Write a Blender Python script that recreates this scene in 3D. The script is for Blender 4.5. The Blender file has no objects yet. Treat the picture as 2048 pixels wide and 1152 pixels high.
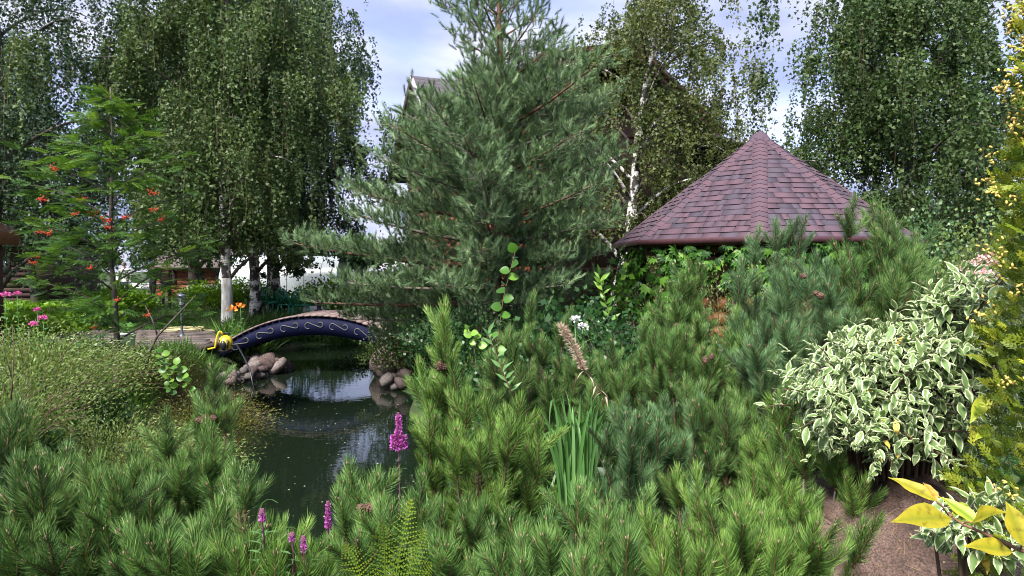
import bpy, math, random
import numpy as np
from mathutils import Vector, Matrix
random.seed(7); rng = np.random.default_rng(7)
PI = math.pi; R_ = math.radians
S = bpy.context.scene
C = S.collection

# ------------------------------------------------------------------ camera, sky, sun, exposure
CAM_Z = 1.42; PITCH = R_(1.39); FPX = 26.0/36.0*2048
cam_d = bpy.data.cameras.new('camera'); cam = bpy.data.objects.new('camera', cam_d); C.objects.link(cam)
cam.location = (0, 0, CAM_Z); cam.rotation_euler = (PI/2-PITCH, 0, 0)
cam_d.lens = 26; cam_d.sensor_width = 36; cam_d.clip_end = 2000; cam_d.clip_start = 0.05
S.camera = cam
S.view_settings.view_transform = 'Standard'; S.view_settings.look = 'None'
S.view_settings.gamma = 1; S.view_settings.use_curve_mapping = False
S.view_settings.exposure = 1.82
S.cycles.filter_width = 1.05
SUN_EL, SUN_AZ = R_(50), R_(206)      # azimuth clockwise from +Y: behind the camera, to the right
W = bpy.data.worlds.new('World'); S.world = W; W.use_nodes = True
nt = W.node_tree; N = nt.nodes; L = nt.links
for n in list(N): N.remove(n)
def wn(t, **k):
    n = N.new(t)
    for a, b in k.items(): setattr(n, a, b)
    return n
out = wn('ShaderNodeOutputWorld'); bg = wn('ShaderNodeBackground'); bg.inputs[1].default_value = 0.1
sky = wn('ShaderNodeTexSky', sky_type='NISHITA', sun_disc=False); sky.sun_elevation = SUN_EL; sky.sun_rotation = SUN_AZ
sky.air_density = 1.0; sky.dust_density = 0.6; sky.ozone_density = 3.0
tc = wn('ShaderNodeTexCoord'); mp = wn('ShaderNodeMapping'); mp.inputs['Scale'].default_value = (1, 1, 3.2)
L.new(tc.outputs['Generated'], mp.inputs[0])
no = wn('ShaderNodeTexNoise'); no.inputs['Scale'].default_value = 2.6; no.inputs['Detail'].default_value = 7; no.inputs['Roughness'].default_value = .55
no.inputs['Distortion'].default_value = .5
L.new(mp.outputs[0], no.inputs['Vector'])
cr = wn('ShaderNodeValToRGB'); cr.color_ramp.elements[0].position = .32; cr.color_ramp.elements[1].position = .54
L.new(no.outputs[0], cr.inputs[0])
no2 = wn('ShaderNodeTexNoise'); no2.inputs['Scale'].default_value = 5; no2.inputs['Detail'].default_value = 5
L.new(mp.outputs[0], no2.inputs['Vector'])
cc = wn('ShaderNodeValToRGB'); cc.color_ramp.elements[0].color = (1.5, 1.75, 2.75, 1); cc.color_ramp.elements[1].color = (2.9, 3.0, 3.5, 1)
cc.color_ramp.elements[0].position = .35; cc.color_ramp.elements[1].position = .65
L.new(no2.outputs[0], cc.inputs[0])
skm = wn('ShaderNodeMixRGB', blend_type='MULTIPLY'); skm.inputs[0].default_value = 1; skm.inputs[2].default_value = (.95, .75, .85, 1)
L.new(sky.outputs[0], skm.inputs[1])
mx = wn('ShaderNodeMixRGB'); L.new(cr.outputs[0], mx.inputs[0]); L.new(skm.outputs[0], mx.inputs[1]); L.new(cc.outputs[0], mx.inputs[2])
L.new(mx.outputs[0], bg.inputs[0]); L.new(bg.outputs[0], out.inputs[0])
sd_ = bpy.data.lights.new('sun', 'SUN'); sun = bpy.data.objects.new('sun', sd_); C.objects.link(sun)
sd_.energy = 3.2; sd_.angle = R_(16); sd_.color = (1, .95, .87)
sv = Vector((math.sin(SUN_AZ)*math.cos(SUN_EL), math.cos(SUN_AZ)*math.cos(SUN_EL), math.sin(SUN_EL)))
sun.rotation_euler = sv.to_track_quat('Z', 'Y').to_euler()

def at(px, py, d):
    """point at depth d (metres along +Y) seen at photo pixel (px, py)"""
    u = (px-1024)/FPX; v = (576-py)/FPX
    fy, fz = math.cos(PITCH), -math.sin(PITCH)
    t = d/(fy+v*math.sin(PITCH))
    return np.array((t*u, d, CAM_Z+t*(fz+v*math.cos(PITCH))))

# ------------------------------------------------------------------ materials
def mat(name):
    m = bpy.data.materials.new(name); m.use_nodes = True
    nt = m.node_tree; b = nt.nodes['Principled BSDF']
    return m, nt, b
def node(nt, t, **k):
    n = nt.nodes.new(t)
    for a, b in k.items(): setattr(n, a, b)
    return n
def ramp(nt, fac, stops):
    r = node(nt, 'ShaderNodeValToRGB'); e = r.color_ramp.elements
    while len(e) < len(stops): e.new(.5)
    for q, (p, c) in zip(e, stops): q.position = p; q.color = (*c, 1)
    if fac is not None: nt.links.new(fac, r.inputs[0])
    return r.outputs[0]
def noise(nt, scale, detail=4, stretch=(1, 1, 1), coord='Object', rough=.55):
    t = node(nt, 'ShaderNodeTexCoord'); m = node(nt, 'ShaderNodeMapping'); m.inputs['Scale'].default_value = stretch
    n = node(nt, 'ShaderNodeTexNoise'); n.inputs['Scale'].default_value = scale; n.inputs['Detail'].default_value = detail; n.inputs['Roughness'].default_value = rough
    nt.links.new(t.outputs[coord], m.inputs[0]); nt.links.new(m.outputs[0], n.inputs['Vector'])
    return n.outputs[0]
def bump(nt, b, h, s=.3, d=.02):
    q = node(nt, 'ShaderNodeBump'); q.inputs['Strength'].default_value = s; q.inputs['Distance'].default_value = d
    nt.links.new(h, q.inputs['Height']); nt.links.new(q.outputs[0], b.inputs['Normal'])
def rough_mat(name, c1, c2, scale=8, rough=.8, bs=.4, bd=.02, stretch=(1, 1, 1), detail=6, spec=.3):
    m, nt, b = mat(name)
    n = noise(nt, scale, detail, stretch)
    nt.links.new(ramp(nt, n, [(.3, c1), (.7, c2)]), b.inputs['Base Color'])
    b.inputs['Roughness'].default_value = rough; b.inputs['Specular IOR Level'].default_value = spec
    if bs: bump(nt, b, n, bs, bd)
    return m
def leaf_mat(name, cols, trans=.35, rough=.45, obj_rand=0.0, spec=.35, mottle=0):
    """cols: dark..light stops over the per-leaf attribute 'tint'; light passes through the leaf"""
    m, nt, b = mat(name)
    a = node(nt, 'ShaderNodeAttribute', attribute_name='tint')
    f = a.outputs['Fac']
    if obj_rand:
        o = node(nt, 'ShaderNodeObjectInfo'); ma = node(nt, 'ShaderNodeMath', operation='MULTIPLY_ADD')
        nt.links.new(o.outputs['Random'], ma.inputs[0]); ma.inputs[1].default_value = obj_rand
        s2 = node(nt, 'ShaderNodeMath', operation='SUBTRACT'); nt.links.new(f, s2.inputs[0]); s2.inputs[1].default_value = obj_rand/2
        nt.links.new(s2.outputs[0], ma.inputs[2]); f = ma.outputs[0]
    k = len(cols); c = ramp(nt, f, [(i/(k-1), q) for i, q in enumerate(cols)])
    nt.links.new(c, b.inputs['Base Color'])
    b.inputs['Roughness'].default_value = rough; b.inputs['Specular IOR Level'].default_value = spec
    if mottle:
        nn = noise(nt, mottle, 5); mm = node(nt, 'ShaderNodeMixRGB', blend_type='MULTIPLY'); mm.inputs[0].default_value = 1
        nt.links.new(c, mm.inputs[1]); nt.links.new(ramp(nt, nn, [(.30, (.45, .40, .30)), (.45, (.9, .9, .9)), (.7, (1.1, 1.1, 1.1))]), mm.inputs[2]); c = mm.outputs[0]; nt.links.new(c, b.inputs['Base Color']); bump(nt, b, nn, .3, .002)
    t = node(nt, 'ShaderNodeBsdfTranslucent'); g = node(nt, 'ShaderNodeMixRGB', blend_type='MULTIPLY'); g.inputs[0].default_value = 1
    g.inputs[2].default_value = (1.25, 1.25, .55, 1); nt.links.new(c, g.inputs[1]); nt.links.new(g.outputs[0], t.inputs[0])
    mxs = node(nt, 'ShaderNodeMixShader'); mxs.inputs[0].default_value = trans
    o = nt.nodes['Material Output']
    nt.links.new(b.outputs[0], mxs.inputs[1]); nt.links.new(t.outputs[0], mxs.inputs[2]); nt.links.new(mxs.outputs[0], o.inputs[0])
    return m
def plain(name, c, rough=.5, metal=0, spec=.5, var=.25, scale=14):
    m, nt, b = mat(name)
    n = noise(nt, scale, 5)
    nt.links.new(ramp(nt, n, [(.25, tuple(v*(1-var) for v in c)), (.75, tuple(min(1, v*(1+var)) for v in c))]), b.inputs['Base Color'])
    b.inputs['Roughness'].default_value = rough; b.inputs['Metallic'].default_value = metal; b.inputs['Specular IOR Level'].default_value = spec
    return m

# ------------------------------------------------------------------ mesh tools
class MB:
    """collects pieces, builds ONE mesh"""
    def __init__(s): s.V = []; s.F = []; s.M = []; s.T = []; s.n = 0
    def add(s, V, F, m=0, t=.5):
        V = np.asarray(V, float).reshape(-1, 3); 
        for f in (F if isinstance(F, list) and len(F) and isinstance(F[0], np.ndarray) and F[0].ndim == 2 else [F]):
            if isinstance(f, np.ndarray): s.F.append(f+s.n); s.M.append(np.full(len(f), m) if np.isscalar(m) else np.asarray(m))
            else:
                by = {}
                for q in f: by.setdefault(len(q), []).append(q)
                for q in by.values(): s.F.append(np.array(q)+s.n); s.M.append(np.full(len(q), m))
        s.V.append(V); s.T.append(np.full(len(V), t, float) if np.isscalar(t) else np.asarray(t, float)); s.n += len(V)
        return s
    def box(s, c, size, m=0, rot=None, t=.5):
        c = np.array(c, float); h = np.array(size, float)/2
        V = np.array([(x, y, z) for z in (-1, 1) for y in (-1, 1) for x in (-1, 1)])*h
        if rot is not None: V = V@np.array(rot).T
        return s.add(V+c, np.array([(0, 2, 3, 1), (4, 5, 7, 6), (0, 1, 5, 4), (2, 6, 7, 3), (0, 4, 6, 2), (1, 3, 7, 5)]), m, t)
    def tube(s, P, r, k=6, m=0, t=.5, cap=True, jit=0):
        P = np.array(P, float); n = len(P); r = np.full(n, r, float) if np.isscalar(r) else np.array(r, float)
        T = np.gradient(P, axis=0); T /= np.linalg.norm(T, axis=1)[:, None]+1e-12
        a = np.array((0., 0, 1)) if abs(T[0][2]) < .9 else np.array((1., 0, 0))
        X = np.cross(T[0], a); X /= np.linalg.norm(X); V = []
        an = np.linspace(0, 2*PI, k, endpoint=False)
        for i in range(n):
            X = X-T[i]*X.dot(T[i]); X /= np.linalg.norm(X)+1e-12; Y = np.cross(T[i], X)
            rr = r[i]*(1+(rng.uniform(-jit, jit, k) if jit else 0))
            V.append(P[i]+(np.cos(an)*rr)[:, None]*X+(np.sin(an)*rr)[:, None]*Y)
        F = [(i*k+j, i*k+(j+1) % k, (i+1)*k+(j+1) % k, (i+1)*k+j) for i in range(n-1) for j in range(k)]
        s.add(np.concatenate(V), np.array(F), m, t)
        if cap:
            b = s.n-n*k
            s.F.append(np.array([[b+j for j in range(k)][::-1]])); s.M.append(np.array([m]))
            s.F.append(np.array([[b+(n-1)*k+j for j in range(k)]])); s.M.append(np.array([m]))
        return s
    def lathe(s, prof, k=14, c=(0, 0, 0), m=0, t=.5):
        an = np.linspace(0, 2*PI, k, endpoint=False); V = []
        for r, z in prof: V += [(c[0]+r*math.cos(a), c[1]+r*math.sin(a), c[2]+z) for a in an]
        n = len(prof)
        F = [(i*k+j, i*k+(j+1) % k, (i+1)*k+(j+1) % k, (i+1)*k+j) for i in range(n-1) for j in range(k)]
        return s.add(V, np.array(F), m, t)
    def prism(s, poly, z0, z1, m=0, t=.5):
        """poly: CCW xy outline, extruded z0..z1"""
        k = len(poly); V = [(x, y, z0) for x, y in poly]+[(x, y, z1) for x, y in poly]
        F = [(i, (i+1) % k, k+(i+1) % k, k+i) for i in range(k)]+[tuple(range(k))[::-1], tuple(range(k, 2*k))]
        return s.add(V, F, m, t)
    def blob(s, c, size, m=0, t=.5, seg=8, rings=6, lump=.0, rot=None):
        V = []; F = []
        for i in range(rings+1):
            th = PI*i/rings
            for j in range(seg):
                ph = 2*PI*j/seg
                V.append((math.sin(th)*math.cos(ph), math.sin(th)*math.sin(ph), math.cos(th)))
        V = np.array(V); q = 1+lump*np.array([math.sin(3.1*v[0]+c[0]*7)*math.cos(2.7*v[1]+c[1]*5)+.6*math.sin(5*v[2]+3*v[0]+c[2]*9) for v in V]); V = V*q[:, None]*np.array(size)
        if rot is not None: V = V@np.array(rot).T
        for i in range(rings):
            for j in range(seg): F.append((i*seg+j, (i+1)*seg+j, (i+1)*seg+(j+1) % seg, i*seg+(j+1) % seg))
        return s.add(V+np.array(c), np.array(F), m, t)
    def realise(s, tv, tf, Rm, P, t=.5, sc=None, tm=0, tt=None):
        """copies of a template (tv verts, tf faces) at P with frames Rm (m,3,3, columns = axes)"""
        n = len(P); tv = np.asarray(tv, float); tf = np.asarray(tf); k = len(tv)
        V = np.einsum('mij,kj->mki', Rm, tv)
        if sc is not None: V *= np.asarray(sc).reshape(n, -1)[:, :1][:, None, :]
        V = (V+np.asarray(P)[:, None, :]).reshape(-1, 3)
        F = (tf[None]+(np.arange(n)*k)[:, None, None]).reshape(-1, tf.shape[1])
        T = np.repeat(np.full(n, t, float) if np.isscalar(t) else np.asarray(t, float), k)
        if tt is not None: T = np.clip(T+np.tile(tt, n), 0, 1)
        s.F.append(F+s.n); s.M.append(np.full(len(F), tm) if np.isscalar(tm) else np.tile(tm, n))
        s.V.append(V); s.T.append(T); s.n += len(V); return s
    def mesh(s, name, mats, smooth=False, loc=None):
        me = bpy.data.meshes.new(name)
        V = np.concatenate(s.V)
        if loc is not None: V = V-np.array(loc)
        me.vertices.add(len(V)); me.vertices.foreach_set('co', V.astype(np.float32).ravel())
        lv = np.concatenate([f.ravel() for f in s.F]); tot = np.concatenate([np.full(len(f), f.shape[1]) for f in s.F])
        st = np.concatenate([[0], np.cumsum(tot)[:-1]])
        me.loops.add(len(lv)); me.loops.foreach_set('vertex_index', lv.astype(np.int32))
        me.polygons.add(len(tot)); me.polygons.foreach_set('loop_start', st.astype(np.int32))
        me.polygons.foreach_set('material_index', np.concatenate(s.M).astype(np.int32))
        me.update(calc_edges=True)
        if smooth: me.polygons.foreach_set('use_smooth', np.ones(len(tot), bool))
        at_ = me.attributes.new('tint', 'FLOAT', 'POINT'); at_.data.foreach_set('value', np.concatenate(s.T).astype(np.float32))
        for m in (mats if isinstance(mats, (list, tuple)) else [mats]): me.materials.append(m)
        return me
    def build(s, name, mats, parent=None, smooth=False, loc=None):
        """link as one object; with loc, the vertices are given in world space and loc is the origin"""
        o = bpy.data.objects.new(name, s.mesh(name, mats, smooth, loc)); C.objects.link(o)
        if parent is not None: o.parent = parent
        elif loc is not None: o.location = loc
        return o
def tag(o, label=None, cat=None, group=None, kind=None):
    if label: o['label'] = label
    if cat: o['category'] = cat
    if group: o['group'] = group
    if kind: o['kind'] = kind
    return o
def thing(name, loc, label, cat, group=None, rz=0):
    o = bpy.data.objects.new(name, None); C.objects.link(o); o.location = loc; o.rotation_euler = (0, 0, rz); o.empty_display_size = .1
    return tag(o, label, cat, group)
def put(name, me, parent, loc, M=None, sc=1.0):
    o = bpy.data.objects.new(name, me); C.objects.link(o); o.parent = parent
    if M is not None:
        mm = Matrix([[*(M[i]*sc), loc[i]] for i in range(3)]+[[0, 0, 0, 1]]); o.matrix_local = mm
    else: o.location = loc; o.scale = (sc, sc, sc)
    return o
def copy_tree(o, parent=None):
    c = o.copy(); C.objects.link(c); c.parent = parent
    for ch in list(o.children): copy_tree(ch, c)
    return c
def unit(v): v = np.asarray(v, float); return v/(np.linalg.norm(v, axis=-1, keepdims=True)+1e-12)
def frames(D, up=None, roll=None):
    """frames whose Z column is D, random (or given) roll"""
    D = unit(np.atleast_2d(D)); n = len(D)
    a = np.tile((0., 0, 1), (n, 1)) if up is None else np.broadcast_to(up, (n, 3)).copy()
    bad = np.abs((a*D).sum(1)) > .98; a[bad] = (1, .1, 0)
    X = unit(np.cross(a, D)); Y = np.cross(D, X)
    if roll is None: roll = np.zeros(n)
    c, s_ = np.cos(roll)[:, None], np.sin(roll)[:, None]
    X2 = X*c+Y*s_; Y2 = np.cross(D, X2)
    return np.stack((X2, Y2, D), axis=2)
def rdirs(n, zmin=-1, zmax=1):
    z = rng.uniform(zmin, zmax, n); a = rng.uniform(0, 2*PI, n); r = np.sqrt(1-z*z)
    return np.stack((r*np.cos(a), r*np.sin(a), z), 1)
def bez(p0, p1, p2, n):
    t = np.linspace(0, 1, n)[:, None]; p0, p1, p2 = map(np.array, (p0, p1, p2))
    return (1-t)**2*p0+2*t*(1-t)*p1+t*t*p2
# ------------------------------------------------------------------ shared materials
G = {}
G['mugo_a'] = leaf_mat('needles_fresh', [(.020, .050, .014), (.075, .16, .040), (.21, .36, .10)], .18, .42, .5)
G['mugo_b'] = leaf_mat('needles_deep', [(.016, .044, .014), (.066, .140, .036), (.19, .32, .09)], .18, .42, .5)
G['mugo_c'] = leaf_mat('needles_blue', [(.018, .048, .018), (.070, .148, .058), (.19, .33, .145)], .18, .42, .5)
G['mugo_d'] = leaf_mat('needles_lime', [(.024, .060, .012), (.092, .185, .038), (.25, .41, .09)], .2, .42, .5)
G['scots'] = leaf_mat('needles_scots', [(.034, .068, .030), (.120, .20, .092), (.26, .38, .19)], .15, .5)
G['birch'] = leaf_mat('birch_leaf', [(.014, .036, .010), (.050, .095, .026), (.13, .18, .065)], .3, .55)
G['birch_dark'] = leaf_mat('birch_leaf_dark', [(.010, .030, .014), (.032, .072, .028), (.08, .13, .05)], .22, .55)
G['birch_olive'] = leaf_mat('birch_leaf_olive', [(.020, .036, .010), (.064, .092, .024), (.16, .185, .06)], .32, .55)
G['rowan'] = leaf_mat('rowan_leaf', [(.018, .055, .012), (.052, .125, .022), (.14, .24, .035)], .35, .4)
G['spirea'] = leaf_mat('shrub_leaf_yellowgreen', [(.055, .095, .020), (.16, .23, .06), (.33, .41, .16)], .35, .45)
G['russet'] = leaf_mat('shrub_leaf_russet', [(.055, .06, .014), (.15, .17, .035), (.32, .26, .08)], .35, .45)
G['lime'] = leaf_mat('ground_cover_leaf', [(.07, .15, .012), (.17, .33, .024), (.32, .50, .06)], .4, .5)
G['grass'] = leaf_mat('grass_blade', [(.022, .06, .010), (.06, .14, .022), (.14, .24, .045)], .35, .45)
G['dark'] = leaf_mat('shrub_leaf_dark', [(.008, .030, .010), (.022, .070, .020), (.06, .14, .035)], .3, .4)
G['iris'] = leaf_mat('blade_leaf', [(.03, .09, .02), (.09, .22, .06), (.20, .36, .14)], .35, .35)
G['fern'] = leaf_mat('fern_leaf', [(.07, .14, .015), (.18, .28, .025), (.34, .40, .05)], .45, .5)
G['vine'] = leaf_mat('creeper_leaf', [(.020, .07, .012), (.075, .20, .024), (.20, .38, .05)], .4, .38, .8)
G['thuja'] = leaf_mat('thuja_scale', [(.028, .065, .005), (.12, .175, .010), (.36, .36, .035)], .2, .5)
G['thujacone'] = plain('thuja_cone', (.50, .37, .09), .7, var=.3)
G['needles_old'] = leaf_mat('needles_old', [(.03, .026, .012), (.08, .085, .03), (.17, .16, .06)], .12, .5, .4)
G['bark'] = rough_mat('pine_bark', (.035, .022, .016), (.13, .085, .06), 60, .85, .6, .01, (1, 1, .4))
G['scotsbark'] = rough_mat('scots_bark', (.06, .03, .022), (.20, .105, .07), 14, .85, .7, .02, (1, 1, .4))
G['twig'] = plain('twig_bark', (.09, .055, .035), .8)
G['shoot_stem'] = plain('shoot_stem', (.14, .07, .04), .7)
G['bud'] = plain('bud_scale', (.30, .21, .14), .6)
G['cone'] = rough_mat('cone_scale', (.05, .03, .025), (.16, .09, .06), 90, .7, .6, .004)
G['greybark'] = rough_mat('grey_branch', (.09, .075, .06), (.24, .21, .18), 40, .85, .5, .008)
# birch bark: chalk white with dark lenticels and cracked black patches low down
m, nt, b = mat('birch_bark')
n1 = noise(nt, 9, 6, (1, 1, 5)); n2 = noise(nt, 4.5, 5, (1, 1, .9))
a1 = ramp(nt, n1, [(.56, (1, 1, 1)), (.62, (0, 0, 0))]); a2 = ramp(nt, n2, [(.47, (1, 1, 1)), (.52, (0, 0, 0))])
mu = node(nt, 'ShaderNodeMixRGB', blend_type='MULTIPLY'); mu.inputs[0].default_value = 1; nt.links.new(a1, mu.inputs[1]); nt.links.new(a2, mu.inputs[2])
mc = node(nt, 'ShaderNodeMixRGB'); mc.inputs[1].default_value = (.035, .030, .028, 1); mc.inputs[2].default_value = (.66, .64, .62, 1)
nt.links.new(mu.outputs[0], mc.inputs[0]); nt.links.new(mc.outputs[0], b.inputs['Base Color']); b.inputs['Roughness'].default_value = .7
bump(nt, b, mu.outputs[0], .5, .01); G['birchbark'] = m
G['darkbark'] = rough_mat('old_bark', (.03, .025, .022), (.12, .10, .09), 12, .9, .8, .03, (1, 1, .4))
G['limewash'] = rough_mat('limewashed_bark', (.16, .15, .14), (.78, .78, .77), 5, .9, .7, .03, (1.6, 1.6, .5))

# ------------------------------------------------------------------ terrain
POND = np.array([(-5.0, 13.4), (-4.7, 11.2), (-4.3, 9), (-4.0, 7), (-3.4, 5.2), (-1.6, 4.3), (-.1, 4.9), (-.5, 7), (-1.0, 9), (-1.7, 11.9), (-2.5, 13.8), (-3.0, 16.5), (-3.5, 19.3), (-4.4, 20.1), (-5.7, 19.8), (-6.0, 17.5), (-5.3, 15.2)])
def pond_sd(x, y):
    x = np.asarray(x, float); y = np.asarray(y, float); d = np.full(x.shape, 1e9); ins = np.zeros(x.shape, bool); n = len(POND)
    for i in range(n):
        ax, ay = POND[i]; bx, by = POND[(i+1) % n]; ex, ey = bx-ax, by-ay
        t = np.clip(((x-ax)*ex+(y-ay)*ey)/(ex*ex+ey*ey), 0, 1)
        d = np.minimum(d, np.hypot(x-ax-t*ex, y-ay-t*ey))
        c = ((ay > y) != (by > y)) & (x < ex*(y-ay)/(ey+1e-12)+ax); ins ^= c
    return np.where(ins, -d, d)
WATER = -.6
def gz(x, y):
    x = np.asarray(x, float); y = np.asarray(y, float); sd = pond_sd(x, y)
    z = np.clip(WATER+sd*.75+.10*np.sin(x*2.1+1)*np.sin(y*1.7), -1.5, 0)
    z = z+np.where(z > -.05, .03*np.sin(x*.9)*np.sin(y*.7+1), 0)*np.clip((y-1)/5, 0, 1)
    return z
def gz1(x, y): return float(gz(np.array([x]), np.array([y]))[0])
xs = np.concatenate([-np.geomspace(300, 12, 24), np.arange(-11.8, 11.9, .2), np.geomspace(12, 300, 24)])
ys = np.concatenate([-np.geomspace(60, 4.2, 10), np.arange(-4, 24, .2), np.geomspace(24, 900, 34)])
X, Y = np.meshgrid(xs, ys); Z = gz(X, Y)
nx, ny = len(xs), len(ys); ii = np.arange(ny-1)[:, None]*nx+np.arange(nx-1)[None]; ii = ii.ravel()
mb = MB(); mb.add(np.stack((X.ravel(), Y.ravel(), Z.ravel()), 1), np.stack((ii, ii+1, ii+nx+1, ii+nx), 1))
m, nt, b = mat('soil_and_turf')
n1 = noise(nt, .35, 6); n2 = noise(nt, 9, 8)
c1 = ramp(nt, n1, [(.38, (.045, .075, .016)), (.55, (.030, .06, .012)), (.66, (.055, .045, .025))]); c2 = ramp(nt, n2, [(.2, (.35, .35, .35)), (.8, (1.3, 1.3, 1.2))])
mu = node(nt, 'ShaderNodeMixRGB', blend_type='MULTIPLY'); mu.inputs[0].default_value = 1; nt.links.new(c1, mu.inputs[1]); nt.links.new(c2, mu.inputs[2])
nt.links.new(mu.outputs[0], b.inputs['Base Color']); b.inputs['Roughness'].default_value = .95; bump(nt, b, n2, .8, .05)
tag(mb.build('ground', m, smooth=True), kind='structure')
# water
m, nt, b = mat('pond_water'); b.inputs['Base Color'].default_value = (.006, .011, .006, 1); b.inputs['Roughness'].default_value = .015; b.inputs['IOR'].default_value = 1.33
n1 = noise(nt, 3.2, 3, (1, 1.6, 1)); n2 = noise(nt, 14, 2, (1, 1.3, 1))
ad = node(nt, 'ShaderNodeMath', operation='MULTIPLY_ADD'); nt.links.new(n2, ad.inputs[0]); ad.inputs[1].default_value = .22; nt.links.new(n1, ad.inputs[2]); bump(nt, b, ad.outputs[0], .03, .05)
mb = MB(); g = np.linspace(0, 1, 2); mb.add([(-7.2, 2.8, WATER), (1.2, 2.8, WATER), (1.2, 21.2, WATER), (-7.2, 21.2, WATER)], np.array([(0, 1, 2, 3)]))
tag(mb.build('pond_water', m), kind='structure')
# floating specks on the water
n = 420; x = rng.uniform(-5, 0, n); y = rng.uniform(5, 14.5, n); k = pond_sd(x, y) < -.15; x, y = x[k], y[k]; n = len(x)
mb = MB(); a = rng.uniform(.3, 1, n)
mb.realise([(-.006, -.008, 0), (.006, -.006, 0), (.007, .007, 0), (-.005, .006, 0)], [(0, 1, 2, 3)], frames(np.tile((0, 0, 1.), (n, 1)), up=(0, 1, 0), roll=rng.uniform(0, 6, n)), np.stack((x, y, np.full(n, WATER+.004)), 1), t=a, sc=rng.uniform(.4, 1.3, n))
tag(mb.build('floating_specks', plain('floating_litter', (.45, .42, .33), .8)), 'pale leaf specks and pollen floating on dark pond water', 'debris', kind='stuff')

# ------------------------------------------------------------------ paved path with separate slabs
pav = rough_mat('paving_slab', (.14, .105, .095), (.27, .21, .19), 16, .85, .4, .006)
def paved(name, x0, x1, y0, y1, sx, sy, label):
    z = .012; mb = MB(); mb.box(((x0+x1)/2, (y0+y1)/2, z-.05), (x1-x0, y1-y0, .10))
    base = mb.build(name, rough_mat(name+'_bed', (.05, .04, .035), (.10, .085, .07), 20)); tag(base, kind='structure')
    k = 0
    meshes = []
    for v in range(5):
        q = MB(); h = .006; w, l = sx*.97, sy*.97
        q.add([(-w/2, -l/2, 0), (w/2, -l/2, 0), (w/2, l/2, 0), (-w/2, l/2, 0), (-w/2+h, -l/2+h, .028), (w/2-h, -l/2+h, .028), (w/2-h, l/2-h, .028), (-w/2+h, l/2-h, .028)],
              np.array([(0, 1, 5, 4), (1, 2, 6, 5), (2, 3, 7, 6), (3, 0, 4, 7), (4, 5, 6, 7)]))
        c = [(.11, .085, .08), (.095, .08, .075), (.13, .10, .095), (.085, .068, .062), (.12, .098, .092)][v]
        meshes.append(q.mesh('paving_slab', rough_mat('slab_%d' % v, tuple(i*.8 for i in c), tuple(i*1.25 for i in c), 16, .85, .4, .005)))
    r = 0; y = y0+sy/2
    while y < y1:
        x = x0+sx/2+(sx/2 if r % 2 else 0)
        while x < x1-sx*.4:
            o = put('paving_slab', random.choice(meshes), base, (x, y, z+.002+random.uniform(0, .006))); x += sx
        y += sy; r += 1
    return base
paved('path', -9.6, -5.75, 13.5, 17.1, .40, .40, '')
p2 = paved('path', .3, 6.5, 17.6, 19.6, .45, .45, '')

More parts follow.
